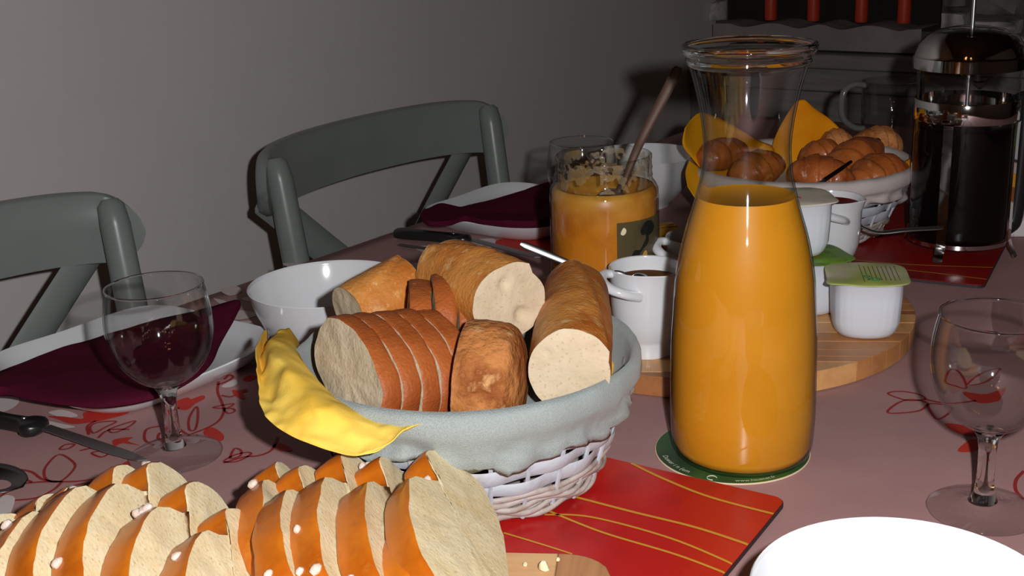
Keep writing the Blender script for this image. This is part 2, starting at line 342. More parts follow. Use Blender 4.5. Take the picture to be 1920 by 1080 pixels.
# ------------------------------------------------------------------ the room
VL, UF, VR, UB, ZF, ZC = -1.35, 2.63, 1.9, -1.7, -0.75, 1.75
def wallbox(name, c, ex, ey, ez, mat):
    return tag(MB().box(c, ex, ey, ez).build(name, mat, smooth=False), kind='structure')
um, uh = (UF + UB) / 2, (UF - UB) / 2
vm, vh = (VL + VR) / 2, (VR - VL) / 2
zm, zh = (ZF + ZC) / 2, (ZC - ZF) / 2
Z = Vector((0, 0, 1))
wallbox('floor', uv(um, vm, ZF - 0.05), U * (uh + .1), V * (vh + .1), Z * 0.05, 'floor')
wallbox('ceiling', uv(um, vm, ZC + 0.05), U * (uh + .1), V * (vh + .1), Z * 0.05, 'ceiling')
wallbox('wall_left', uv(um, VL - 0.05, zm), U * (uh + .1), V * 0.05, Z * zh, 'plaster')
wallbox('wall_right', uv(um, VR + 0.05, zm), U * (uh + .1), V * 0.05, Z * zh, 'plaster')
wallbox('wall_back', uv(UB - 0.05, vm, zm), U * 0.05, V * vh, Z * zh, 'plaster')
wf = wallbox('wall_far', uv(UF + 0.09, vm, zm), U * 0.09, V * vh, Z * zh, 'mortar')
wallbox('baseboard_left', uv(um, VL + 0.008, ZF + 0.05), U * uh, V * 0.008, Z * 0.05, 'table_wood')

# stones of the far wall, built round the niche and the mantel
def stone(v0, v1, z0, z1, mat, seed):
    m = MB(); n = 4; dep = 0.018 + 0.03 * rnd.random()
    cv, cz = (v0 + v1) / 2, (z0 + z1) / 2
    ring = []
    for (a, b) in ((-1, -1), (-.3, -1.05), (.4, -1), (1, -.95), (1.03, 0), (1, .95), (.35, 1.03), (-.4, 1), (-1, .97), (-1.02, 0)):
        j = 0.88 + 0.1 * rnd.random()
        ring.append((cv + a * j * (v1 - v0) / 2, cz + b * j * (z1 - z0) / 2))
    back = [uv(UF, a, b) for a, b in ring]
    front = [uv(UF - dep * (0.7 + 0.5 * rnd.random()), cv + (a - cv) * .86, cz + (b - cz) * .84) for a, b in ring]
    mid = uv(UF - dep * 1.15, cv, cz)
    N = len(ring); vs = back + front + [mid]
    fs = [(i, (i + 1) % N, N + (i + 1) % N, N + i) for i in range(N)] + [(N + i, N + (i + 1) % N, 2 * N) for i in range(N)]
    m.add(vs, fs)
    return m.build('stone', mat, wf, world=True, sharp=55)
zrow = -0.73; si = 0
NV0, NV1, NZ0, NZ1 = -1.315, -0.83, 0.055, 0.40       # niche above the ledge
MV0, MV1, MZ0, MZ1 = -1.35, -0.30, -0.20, 0.022        # mantel beam
while zrow < 1.0:
    hgt = 0.10 + 0.08 * rnd.random(); vv = VL + 0.005 - 0.05 * rnd.random()
    while vv < 0.9:
        wd = 0.10 + 0.16 * rnd.random()
        a, b, c, d = max(VL + .004, vv), vv + wd - 0.012, zrow, zrow + hgt - 0.012
        if not (b > MV0 and a < MV1 and d > MZ0 - .01 and c < MZ1 + 0.005) and not (b > NV0 and a < NV1 and d > NZ0 - .06 and c < NZ1) and not (b > NV1 and a < -.38 and d > .02 and c < .16):
            if b - a > 0.03: stone(a, b, c, d, 'stone_pale' if rnd.random() < 0.45 else 'stone', si)
            si += 1
        vv += wd
    zrow += hgt
for a, b, c, d, mt in ((-1.345, -1.322, 0.065, 0.115, 'stone_pale'), (-1.345, -1.32, 0.015, 0.058, 'stone_pale'), (-1.345, -1.322, 0.12, 0.20, 'stone')):
    stone(a, b, c, d, mt, 3)
for a, b, c, d, mt in ((-.825, -.745, .026, .052, 'stone'), (-.735, -.640, .028, .050, 'stone_pale'), (-.630, -.545, .026, .056, 'stone'), (-.535, -.440, .027, .054, 'stone_pale'),
                       (-.826, -.770, .057, .100, 'stone_pale'), (-.760, -.665, .055, .085, 'stone_pale'), (-.655, -.590, .062, .110, 'stone'), (-.580, -.500, .061, .104, 'stone_pale'), (-.49, -.40, .060, .11, 'stone'),
                       (-.760, -.665, .090, .150, 'stone'), (-.825, -.77, .105, .15, 'stone')):
    stone(a, b, c, d, mt, 5)
# flat panel painted with the niche's darkness, slab and mantel: parts of the far wall
MB().box(uv(UF - 0.004, (NV0 + NV1) / 2, (NZ0 + NZ1) / 2), U * .004, V * ((NV1 - NV0) / 2), Z * ((NZ1 - NZ0) / 2)).build('niche_dark_panel', 'niche_dark', wf, world=True, smooth=False)
top = []
for i in range(33):
    v_ = NV0 + 0.02 + (NV1 - NV0 - 0.02) * i / 32
    top.append((v_, 0.0715 + 0.005 * math.sin(i * 0.82 + .5 * math.sin(i * .37)) * (1 if 2 < i < 30 else 0.3)))
mb = MB(); rows = []
for (du, fz) in ((-0.02, 0), (-0.115, 0), (-0.12, .3), (-0.12, 1.0), (-0.10, 1.0), (-0.0, 1.0)):
    rows.append([uv(UF + du, v_, 0.0225 + (h - 0.0225) * fz) for v_, h in top])
mb.grid(rows, flip=True); mb.build('ledge', 'ledge', wf, world=True, sharp=60)
mb = MB()
for (z0, z1, d) in ((-0.012, 0.018, .15), (-0.062, -0.014, .135), (-0.20, -0.064, .125)):
    mb = MB().box(uv(UF - d / 2, (MV0 + MV1) / 2, (z0 + z1) / 2), U * (d / 2), V * ((MV1 - MV0) / 2), Z * ((z1 - z0) / 2))
    mb.build('mantel_board', 'mantel', wf, world=True, smooth=False, bevel=0.004)
# four red candles on the ledge
for k, px in enumerate((1445, 1525, 1615, 1695)):
    b = atu(px, 27, UF - 0.06); b.z = 0.083
    t = thing('red_candle', '%s red candle on the stone ledge at the back, counted from the room corner' % ('first', 'second', 'third', 'fourth')[k], 'candle', b, group='red candles on the stone ledge')
    MB().lathe([(0, -0.006), (0.0125, -0.006), (0.0135, 0), (0.0135, 0.17), (0.012, 0.174), (0.004, 0.172), (0, 0.171)], 20).build('wax_body', 'candle', t)
    MB().tube([(0, 0, 0.17), (0.001, 0, 0.178), (0.003, 0, 0.184)], 0.001, 6).build('wick', 'wick', t)

# ------------------------------------------------------------------ table and cloth
TU0, TU1, TV0, TV1 = -0.45, 1.85, -0.913, 0.13
t = thing('dining_table', 'long dining table hidden under the dusty pink floral tablecloth', 'table', uv((TU0 + TU1) / 2, (TV0 + TV1) / 2, ZF))
MB().box(uv((TU0 + TU1) / 2, (TV0 + TV1) / 2, -0.0165), U * ((TU1 - TU0) / 2 - .004), V * ((TV1 - TV0) / 2 - .004), Z * 0.0145).build('tabletop', 'table_wood', t, world=True, smooth=False, bevel=.003)
for a in (TU0 + .09, TU1 - .09):
    for b in (TV0 + .09, TV1 - .09):
        MB().box(uv(a, b, (ZF - .031) / 2), U * .035, V * .035, Z * ((-.031 - ZF) / 2)).build('leg', 'table_wood', t, world=True, smooth=False)
def cloth_rows():
    R = []; nu, nv = 60, 40; drop = 0.24
    us = [TU0 + (TU1 - TU0) * i / nu for i in range(nu + 1)]; vs = [TV0 + (TV1 - TV0) * i / nv for i in range(nv + 1)]
    US = [(TU0 - .010, -drop), (TU0 - .008, -drop / 2), (TU0 - .004, -.008), (TU0 - .001, -.002)] + [(u, 0) for u in us[1:-1]] + [(TU1 + .001, -.002), (TU1 + .004, -.008), (TU1 + .008, -drop / 2), (TU1 + .01, -drop)]
    VS = [(TV0 - .010, -drop), (TV0 - .008, -drop / 2), (TV0 - .004, -.008), (TV0 - .001, -.002)] + [(v, 0) for v in vs[1:-1]] + [(TV1 + .001, -.002), (TV1 + .004, -.008), (TV1 + .008, -drop / 2), (TV1 + .01, -drop)]
    for (u, zu) in US:
        row = []
        for (v, zv) in VS:
            z = min(zu, zv); p = uv(u, v, z)
            if z < -.02:
                k = 0.012 * math.sin((u + v) * 26) * (z / -drop)
                if zv < zu: p += V * (k if v > 0 else -k) * .6
                else: p += U * (k if u > 1 else -k) * .6
            row.append(p)
        R.append(row)
    return R
cl = MB().grid(cloth_rows(), flip=False).build('tablecloth', 'cloth', sharp=0)
tag(cl, 'dusty pink tablecloth printed with red vines and pale petals', 'tablecloth')
if cl.data.polygons[len(cl.data.polygons) // 2].normal.z < 0: cl.data.flip_normals()
# printed pattern: flat ink shapes lying in the cloth
ZI = 0.0004
def xy(p): q = at(p[0], p[1], 0); return (q.x, q.y)
def stroke(pts, wpx=3.0, closed=False):
    P = [Vector(xy(p)) for p in pts]; C = [Vector(p) for p in catmull([tuple(p) for p in P], 5, closed)]
    n = len(C); L_, R_ = [], []
    for i, p in enumerate(C):
        tdir = (C[(i + 1) % n] - C[i - 1]) if closed else (C[min(n - 1, i + 1)] - C[max(0, i - 1)])
        if tdir.length < 1e-9: tdir = Vector((1, 0))
        tdir.normalize(); nn = Vector((-tdir.y, tdir.x)) * 0.0011 * wpx / 3.0
        L_.append((*(p + nn), ZI)); R_.append((*(p - nn), ZI))
    MB().grid([R_, L_], wv=closed).build('printed_vine', 'print_line', cl, smooth=False)
def blob(pts, mi, wob=True):
    C = catmull([xy(p) for p in pts], 4, True); MB().flat([(c[0], c[1]) for c in C], ZI - (0.0001 if mi == 2 else 0)).build('printed_petal', ('print_red', 'print_red', 'print_white')[mi], cl, smooth=False)
for s_ in ([(35,881),(60,886),(81,900),(116,904),(158,902),(211,892),(232,886)], [(0,932),(35,911),(70,905),(116,904)], [(28,939),(70,934),(102,918),(116,904)],
           [(102,946),(116,925),(141,911),(197,900)], [(0,1045),(28,1023),(60,1005)], [(410,716),(408,735),(415,753),(420,770),(412,788),(391,802),(355,816)],
           [(419,869),(457,858),(486,855),(510,844),(521,820)], [(167,816),(164,800),(180,790)], [(184,822),(204,807),(243,806)], [(300,800),(275,806),(272,826),(290,836)],
           [(300,812),(296,822),(306,830)], [(408,722),(425,716),(437,708),(430,704),(420,712)], [(415,742),(430,745),(440,742)], [(355,818),(330,800),(322,780),(335,765)],
           [(1734,749),(1760,755),(1790,757),(1830,752)], [(1920,884),(1905,901),(1905,921),(1920,937)], [(1828,817),(1870,822),(1900,806)], [(150,846),(180,840),(200,845)], [(60,905),(30,893)]): stroke(s_)
for s_ in ([(111,853),(86,876),(84,895),(97,904),(116,902),(137,883),(139,869)], [(369,763),(355,784),(355,806),(366,806),(371,784)], [(169,802),(183,793),(218,791),(197,802),(176,813)],
           [(204,807),(225,798),(253,790),(243,800),(215,812)], [(420,866),(440,854),(464,849),(470,853),(445,866)], [(432,860),(440,842),(452,846),(450,856)],
           [(400,765),(415,761),(438,758),(425,766)], [(421,768),(436,767),(440,772),(428,776)], [(112,843),(122,835),(140,834),(128,842)],
           [(1665,738),(1689,734.5),(1722,740),(1734,749),(1706,752),(1681,746)], [(1664,774),(1681,758),(1706,750),(1738,756),(1726,770),(1693,775)], [(1742,758),(1746,774),(1759,787),(1783,772),(1779,762)],
           [(1772,716),(1782,694),(1800,700),(1812,728),(1790,724)], [(1815,722),(1842,700),(1875,692),(1850,716)], [(172,850),(196,846),(205,850),(190,858)]): stroke(s_, 2.6, True)
for b_ in ([(90,781),(120,782),(155,786),(158,774),(200,771),(243,774),(197,788),(155,795),(130,795),(106,786)], [(332,753),(352,746),(359,749),(380,742),(384,748),(366,758),(352,769),(334,767)],
           [(436,732),(448,733),(461,730),(464,735),(454,737),(461,748),(447,747),(438,740)], [(382,809),(398,802),(419,816),(415,828),(387,820)], [(510,837),(528,832),(549,844),(528,847)],
           [(211,827),(228,822),(250,821),(240,828),(262,836),(230,832),(215,838)], [(1771,795),(1812,799),(1836,805),(1828,817),(1795,813)], [(1795,847),(1816,827),(1832,827),(1832,846)],
           [(1805,736),(1848,740),(1885,728),(1877,746),(1869,754),(1832,756)], [(455,712),(470,704),(482,708),(466,716)], [(228,872),(240,866),(246,874),(236,880)],
           [(930,452),(980,445),(1030,446),(1030,470),(950,470)], [(455,640),(480,632),(500,645),(480,655)]): blob(b_, 1)
for b_ in ([(91,774),(116,769),(141,776),(144,782),(116,783)], [(88,790),(115,795),(141,801),(116,804),(93,800)], [(0,742),(32,746),(35,756),(21,767),(0,772)], [(0,936),(26,932),(24,953),(0,1003)],
           [(413,543),(443,537),(453,547),(430,555)], [(433,583),(473,585),(480,593),(440,600)], [(427,613),(450,603),(473,603),(455,612)], [(765,495),(800,495),(808,512),(795,525),(772,512)],
           [(780,463),(850,460),(840,472),(800,475)], [(530,494),(590,497),(560,506)], [(885,452),(925,448),(930,462),(895,468)], [(940,992),(985,978),(990,988),(960,998)],
           [(415,725),(440,712),(445,720),(430,727)], [(400,560),(425,566),(420,574)], [(452,560),(478,556),(470,566)]): blob(b_, 2)

# ------------------------------------------------------------------ chairs along the wall
def make_chair(label, u0):
    t = thing('cross_back_chair', label, 'chair', uv(u0, -0.84, ZF), math.atan2(U.y, U.x), 'grey painted cross-back chairs along the wall')
    # local: x along the wall (+U), y away from the wall is -y ... so the wall lies at +y
    H = 0.826
    for s in (-1, 1):
        P = [(s * .195, .175, 0), (s * .198, .17, .43), (s * .200, .192, .62), (s * .203, .215, .80), (s * .2035, .219, H - .006), (s * .2037, .220, H)]
        MB().tube(P, [.016, .0165, .0165, .0155, .0135, .008], 16).build('back_post', 'chair', t)
        MB().tube([(s * .19, -.20, 0), (s * .185, -.195, .25), (s * .18, -.19, .435)], [.014, .016, .017], 14).build('front_leg', 'chair', t)
        MB().tube([(s * .195, .17, .20), (s * .187, -.195, .18)], .009, 10).build('side_stretcher', 'chair', t)
    # bentwood top rail curving behind the posts
    rows = []
    for i in range(49):
        q = math.sin(math.pi / 2 * (-1 + 2 * i / 48)) ; x = q * .232; y = .232 + .05 * (1 - q * q) - 0.016 * abs(q) ** 8
        drop = 0.012 * abs(q) ** 6
        hh = .037 * (math.sqrt(max(.02, 1 - ((abs(q) - .86) / .14) ** 2)) if abs(q) > .86 else 1); zc = .800 - drop
        tl = .009
        rows.append([(x, y - tl, zc - hh), (x, y - tl * 1.1, zc), (x, y - tl, zc + hh * .9), (x, y - tl * .5, zc + hh), (x, y + tl * .5, zc + hh), (x, y + tl, zc + hh * .9), (x, y + tl, zc - hh), (x, y, zc - hh * 1.06)])
    mb = MB().grid(rows, wv=True); k = len(mb.v)
    mb.f += [tuple(range(7, -1, -1)), tuple(range(k - 8, k))]; mb.m += [0, 0]
    mb.build('top_rail', 'chair', t, sharp=50)
    for s in (-1, 1):
        P = []
        for i in range(13):
            q = i / 12; x = s * (.205 - .37 * q); y = .250 + .02 * math.sin(math.pi * q) - .06 * q + (0.006 * s); zz = .775 - .335 * q
            P.append((x, y, zz))
        MB().tube(P, [(.020, .0075)] * 13, 8, up=(0, 1, .15)).build('cross_slat', 'chair', t)
    out = []
    for i in range(28):
        a = 2 * math.pi * i / 28; c, d = math.cos(a), math.sin(a)
        out.append((.225 * math.copysign(abs(c) ** .6, c), -.01 + .215 * math.copysign(abs(d) ** .6, d)))
    MB().prism(out, .43, .455).build('seat', 'chair', t, sharp=30, bevel=.006)
    MB().tube([(-.187, -.195, .22), (.187, -.195, .22)], .009, 10).build('front_stretcher', 'chair', t)
    return t
ch = make_chair('grey painted cross-back chair cut by the left edge, behind the near wine glass', 0.535)
copy_thing(ch, 'grey painted cross-back chair against the wall, its whole top rail in view', uv(1.170, -0.84, ZF), math.atan2(U.y, U.x))

# ------------------------------------------------------------------ placemats
def placemat(label, c0, a, b, la, lb, red, lines, zt=0.0036):
    a, b = Vector(a).normalized(), Vector(b).normalized()
    t = thing('placemat', label, 'placemat', (c0[0], c0[1], 0.0))
    c0 = Vector((c0[0], c0[1], 0))
    def rr(inset, z):
        r = .008; pts = []
        for (sx, sy, a0) in ((0, 0, 180), (1, 0, 270), (1, 1, 0), (0, 1, 90)):
            for k in range(6):
                an = math.radians(a0 + 90 * k / 5)
                x = (r if sx == 0 else la - r) + (r - inset) * math.cos(an); y = (r if sy == 0 else lb - r) + (r - inset) * math.sin(an)
                q = c0 + a * x + b * y; pts.append((q.x, q.y))
        return pts
    MB().prism(rr(0, 0), 0.0005, zt - .0005).build('backing', 'mat_edge', t, world=True, smooth=False)
    MB().prism(rr(.0006, 0), zt - .0005, zt).build('lacquer_top', red, t, world=True, smooth=False)
    m = MB()
    for ln in lines:
        C = [Vector(p) for p in catmull(ln[0], 8)]; Lr, Rr = [], []
        for i, p in enumerate(C):
            d = (C[min(len(C) - 1, i + 1)] - C[max(0, i - 1)]).normalized(); n_ = Vector((-d.y, d.x)) * ln[1]
            for arr, s in ((Lr, 1), (Rr, -1)):
                x = min(max(p.x + s * n_.x, .0005), la - .0005); y = min(max(p.y + s * n_.y, .0005), lb - .0005)
                q = c0 + a * x + b * y; arr.append((q.x, q.y, zt + .00025))
        m.grid([Rr, Lr])
    m.build('gold_line_print', 'gold_line', t, world=True, smooth=False)
    return t
# near mat: corner, direction to the left edge, direction towards the camera
A1, B1 = (-.834, .552, 0), (-.53, -.848, 0)
def loc_mat(px, py, c0, a, b):
    q = at(px, py, .0036) - Vector((c0[0], c0[1], .0036)); a, b = Vector(a).normalized(), Vector(b).normalized(); return (q.dot(a), q.dot(b))
C1 = (.1585, .6605)
L1 = [([loc_mat(*p, C1, A1, B1) for p in q], w_) for q, w_ in (
    ([(1180,872),(1240,900),(1330,934),(1466,968)], .0011), ([(1070,935),(1180,962),(1300,990),(1412,1025)], .0011),
    ([(1010,968),(1100,972),(1250,1010),(1380,1062)], .0009), ([(1020,962),(1120,1000),(1260,1040),(1365,1078)], .0009), ([(930,1002),(1000,1022),(1060,1040)], .0007))]
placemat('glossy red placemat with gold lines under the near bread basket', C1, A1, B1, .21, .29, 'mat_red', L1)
A2, B2 = (-.875, .486, 0), (.477, .879, 0)
C2 = (.423, 1.0505)
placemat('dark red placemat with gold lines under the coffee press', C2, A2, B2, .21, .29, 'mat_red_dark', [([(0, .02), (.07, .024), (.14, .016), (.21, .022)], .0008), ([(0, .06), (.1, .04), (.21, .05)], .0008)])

# ------------------------------------------------------------------ boards made of glued strips
def round_board(label, c, r, z1, ang):
    t = thing('round_board', label, 'board', (c[0], c[1], 0), ang)
    y = -r; mats = ['bamboo', 'bamboo2', 'bamboo3', 'bamboo2', 'bamboo']; k = 0
    R2 = random.Random(3)
    while y < r - 1e-6:
        wd = 0.010 + 0.016 * R2.random(); y1 = min(r, y + wd); out = []
        if y1 > r - .006: y1 = r
        ys = [y + (y1 - y) * i / 6 for i in range(7)]
        X = lambda q: math.sqrt(max(r * r - q * q, 1e-8))
        out = [(X(q), q) for q in ys] + [(-X(q), q) for q in ys[::-1]]
        g = 0.00015
        MB().prism([(a, b + (g if b == ys[0] else (-g if b == ys[-1] else 0))) for a, b in out], 0.0008, z1 - 0.0004 * R2.random()).build('plank', mats[R2.randrange(5)], t, smooth=True, sharp=30, bevel=.0005)
        y = y1
    return t
LSC = (.1629, .9896); LSZ = .0166
round_board('round board of glued wood strips carrying the jars and yogurts', LSC, .1695, LSZ, math.radians(-8))

def cutting_board():
    P0 = at(1152, 1040, .015); ang = math.radians(-7)
    t = thing('cutting_board', 'wooden cutting board with rounded corner under the sliced brioche', 'board', (P0.x, P0.y, 0), ang)
    Lx, Ly, r = .31, .22, .026
    def ylim(x):      # board spans x in [-Lx,0], y in [-Ly,0]
        d = max(0, x + r, -Lx + r - x); c = r - math.sqrt(max(0, r * r - d * d)) if d > 0 else 0
        return -Ly + c, -c
    x = -Lx; k = 0; R2 = random.Random(5)
    while x < -1e-6:
        wd = .022 + .028 * R2.random(); x1 = min(0, x + wd)
        if x1 > -.012: x1 = 0
        xs = [x + (x1 - x) * i / 8 for i in range(9)]
        out = [(q, ylim(q)[0]) for q in xs] + [(q, ylim(q)[1]) for q in xs[::-1]]
        MB().prism(out, 0.0042, .0152 - .0003 * R2.random()).build('plank', ('cutwood', 'cutwood2')[k % 2], t, sharp=30, bevel=.0006)
        x = x1; k += 1
    return t
cutting_board()

# ------------------------------------------------------------------ bread
def crumb_disc(mb, ring, center, nrm, k=9, pits=(), amp=.0006, seed=0, mi=0, flip=False):
    """a cut bread face: concentric rings inside ring, dented by pores; pits = (fraction along ring direction, angle index, radius, depth)"""
    n = len(ring); c = Vector(center); nrm = Vector(nrm).normalized(); rows = []
    hole = [(c + (Vector(ring[int(a * n) % n]) - c) * f, r_, d_) for (f, a, r_, d_) in pits]
    for i in range(k, 0, -1):
        f = i / k; row = []
        for p in ring:
            q = c + (Vector(p) - c) * f
            d = (amp * nz(q, 160, seed) + amp * 1.2 * nz(q, 60, seed)) * min(1, (1 - f) * 6) * min(1, f * 2.5)
            for (hc, r_, d_) in hole:
                e = (q - hc).length / r_
                if e < 1.2: d -= d_ * max(0, 1 - e ** 2.5)
            row.append(q + nrm * d)
        rows.append(row)
    kk = len(mb.v); mb.grid(rows, wv=True, mi=mi, flip=flip)
    mb.v.append(tuple(sum((Vector(q) for q in rows[-1]), Vector()) / n)); ci = len(mb.v) - 1; base = kk + (k - 1) * n
    for j in range(n):
        f = (base + j, base + (j + 1) % n, ci) if flip else (base + j, ci, base + (j + 1) % n)
        mb.f.append(f); mb.m.append(mi)
def bread_log(name, label, cat, p0, p1, r0, r1, crust='crust', crumb='crumb', group=None, flat=0.9, round_far=True, seed=1, ridge=0.0, ridge_ang=1.2, pits=(), tilt=None, rough=.03, bulge=.06, round_near=False, near_tilt=None, nm=36):
    p0, p1 = Vector(p0), Vector(p1); a = (p1 - p0); Ln = a.length; a.normalize()
    side = a.cross(Vector((0, 0, 1))).normalized(); upv = side.cross(a)
    t = thing(name, label, cat, (p0 + p1) / 2 - Vector((0, 0, r0)), group=group)
    n = 56; rows = []
    for i in range(nm + 1):
        s = i / nm; r = r0 + (r1 - r0) * s + bulge * r0 * math.sin(math.pi * s)
        if round_far and s > .72:
            q = (s - .72) / .28; r *= math.sqrt(max(0.0004, 1 - q ** 2.6))
        if round_near and s < .28:
            q = (.28 - s) / .28; r *= math.sqrt(max(0.0004, 1 - q ** 2.6))
        row = []
        for j in range(n):
            th = 2 * math.pi * j / n; dr = side * math.cos(th) + upv * math.sin(th) * flat
            base = p0 + a * (Ln * s)
            k = 1 + rough * nz(base + dr * r, 45, seed) + rough * .6 * nz(base + dr * r, 130, seed + 2)
            if ridge:      # slashed top: the crust opens along a slanting ear
                d = (th - ridge_ang - 1.1 * (s - .5) + math.pi) % (2 * math.pi) - math.pi
                if -.12 < d < .75: k += ridge * (1 - (d + .12) / .87) * min(1, (d + .12) / .10)
                if -.75 < d < -.12: k -= ridge * .45 * ((d + .75) / .63)
            p = base + dr * (r * k)
            if near_tilt is not None and s < .3: p += Vector(near_tilt) * ((p - base).dot(upv) / r0) * (1 - s / .3)
            row.append(p)
        rows.append(row)
    mb = MB().grid(rows, wv=True, flip=True)
    if round_far:
        mb.v.append(tuple(p1)); ci = len(mb.v) - 1; b = nm * n
        for j in range(n): mb.f.append((b + j, ci, b + (j + 1) % n)[::-1] if False else (b + (j + 1) % n, ci, b + j)[::-1]); mb.m.append(0)
    if round_near:
        mb.v.append(tuple(p0)); ci = len(mb.v) - 1
        for j in range(n): mb.f.append((j, (j + 1) % n, ci)); mb.m.append(0)
    mb.build('crust', crust, t, world=True, sharp=0)
    cb = MB()
    if not round_near:
        c0 = sum((Vector(p) for p in rows[0]), Vector()) / n
        crumb_disc(cb, [tuple(p - a * .0002) for p in rows[0]], c0 - a * .0008, -a, pits=pits, seed=seed)
    if not round_far:
        c1 = sum((Vector(p) for p in rows[-1]), Vector()) / n
        if cb.v: cb.build('crumb', crumb, t, world=True, sharp=0); cb = MB()
        crumb_disc(cb, [tuple(p + a * .0002) for p in rows[-1]], c1 + a * .0008, a, seed=seed + 1, flip=True)
    if cb.v: cb.build('crumb', crumb, t, world=True, sharp=0)
    return t
def bread_slice(name, label, cat, group, prof, th, mat, crust, crumb, seed=0, pearls=0, pits=()):
    """local x = thickness, y = across, z = up; prof = closed list of (y, z)"""
    t = thing(name, label, cat, group=group, mat=mat)
    n = len(prof); cy = sum(p[0] for p in prof) / n; cz = sum(p[1] for p in prof) / n
    def sc_(k, x): return [(x, cy + (y - cy) * k, cz + (z - cz) * k) for y, z in prof]
    R2 = random.Random(seed)
    rows = []
    for (x, k) in ((0, .972), (.06, .99), (.2, 1.0), (.5, 1.006), (.8, 1.0), (.94, .99), (1, .972)):
        row = sc_(k, x * th)
        row = [(q[0] + .0012 * nz(q, 70, seed), q[1] + .0006 * nz(q, 150, seed), q[2] + .0008 * nz(q, 150, seed + 1)) for q in row]
        rows.append(row)
    cu = MB().grid(rows, wv=True).build('crust', crust, t, sharp=0)
    mb = MB()
    crumb_disc(mb, rows[-1], (th, cy, cz), (1, 0, 0), k=10, amp=.0006, seed=seed, flip=False, pits=pits)
    mb.build('crumb', crumb, t, sharp=0); mb = MB()
    crumb_disc(mb, rows[0], (0, cy, cz), (-1, 0, 0), k=10, amp=.0006, seed=seed + 5, flip=True, pits=pits)
    mb.build('crumb', crumb, t, sharp=0)
    top = [i for i in range(n) if prof[i][1] > cz * 1.25]
    for _ in range(pearls):
        i = R2.choice(top); y, z = prof[i]; x = th * (.2 + .6 * R2.random())
        pb = MB(); r = .0014 + .0012 * R2.random(); an = R2.random() * 3
        ax = Vector((math.cos(an), math.sin(an), .2)).normalized()
        pb.lathe([(0, -r * 1.3), (r * .7, -r * 1.0), (r, -r * .2), (r * .9, r * .6), (r * .4, r * 1.2), (0, r * 1.25)], 14)
        q = Vector((1, 0, 0)).rotation_difference(ax).to_matrix() @ Vector((0, 0, 1))
        rot = Vector((0, 0, 1)).rotation_difference(ax).to_matrix()
        pb.v = [tuple(rot @ Vector(v) * (1 + .2 * nz(v, 500, seed)) + Vector((x, y, z + r * .4))) for v in pb.v]
        pb.build('sugar_pearl', 'sugar', t)
    return t
def loaf_profile(W, H, seed, cleft=0.0, a0=0.0, n=64, pw=2.4, flatb=.5):
    """loaf cross-section: flat base, rounded sides, optional cleft between two braided lobes"""
    out = []
    for i in range(n):
        th = 2 * math.pi * i / n; c, s = math.cos(th), math.sin(th)
        y = W * math.copysign(abs(c) ** (2 / pw), c)
        z = H * .42 * (1 + math.copysign(abs(s) ** (2 / pw), s) * (1.38 if s > 0 else 1.0))
        if s > 0: z *= 1 - cleft * math.exp(-((y - a0) / (W * .17)) ** 2)
        k = 1 + .02 * nz((c, s, seed), 2.5, seed)
        out.append((y * k, z * k))
    return out
def slice_matrix(base, lean, yaw, roll=0.0):
    return Matrix.Translation(Vector(base)) @ Matrix.Rotation(yaw, 4, 'Z') @ Matrix.Rotation(-lean, 4, 'Y') @ Matrix.Rotation(roll, 4, 'X')

# ---- sliced brioche on the cutting board: eight slices in the left heap, six in the right heap
BZ = 0.0155
words = ['first', 'second', 'third', 'fourth', 'fifth', 'sixth', 'seventh', 'eighth', 'ninth', 'tenth', 'eleventh']
right = [  # x of foot, centre y, lean, yaw, W, H, cleft pos
    (-.008, .553, 49, 3, .077, .067, .036), (-.030, .526, 46, 2, .054, .054, .022), (-.050, .557, 47, 4, .074, .061, .034),
    (-.071, .561, 47, 2, .073, .064, .032), (-.091, .557, 48, 5, .066, .060, .028), (-.110, .582, 48, 8, .055, .052, .026)]
for k, (x, y, ln, yw, W_, H_, a0) in enumerate(right):
    lab = 'front brioche slice at the right end, its broad crumb face fully bare' if k == 0 else 'glazed brioche slice in the right heap, %s from the bare end slice' % words[k - 1]
    bread_slice('brioche_slice', lab, 'bread', 'brioche slices on the cutting board', loaf_profile(W_, H_ * (1 if k == 0 else .9), k, .30, a0), .0178, slice_matrix((x - .0178 * math.cos(math.radians(ln)), y, BZ + .001), math.radians(ln - (3 if k == 0 else 14)), math.radians(yw)), 'brioche_crust', 'brioche_crumb', 20 + k, pearls=(4, 2, 3, 3, 1, 1)[k])
left = [(-.126, .514, 46, 0, .061, .060, .028), (-.148, .530, 45, -2, .066, .068, .028), (-.170, .546, 45, -2, .070, .074, .030), (-.191, .546, 46, -4, .070, .071, .032),
        (-.212, .537, 48, -3, .066, .064, .026), (-.234, .541, 50, -6, .064, .056, .028), (-.256, .536, 52, -8, .056, .048, .022), (-.278, .546, 55, -10, .050, .038, .018)]
for k, (x, y, ln, yw, W_, H_, a0) in enumerate(left):
    bread_slice('brioche_slice', 'glazed brioche slice in the left heap, %s from its right end' % words[k], 'bread', 'brioche slices on the cutting board', loaf_profile(W_, H_ * .9, 30 + k, .26, a0), .0180, slice_matrix((x - .0180 * math.cos(math.radians(ln)), y, BZ + .001), math.radians(ln - 14), math.radians(yw)), 'brioche_crust', 'brioche_crumb', 40 + k, pearls=(2, 3, 2, 2, 1, 1, 0, 1, 0)[k])
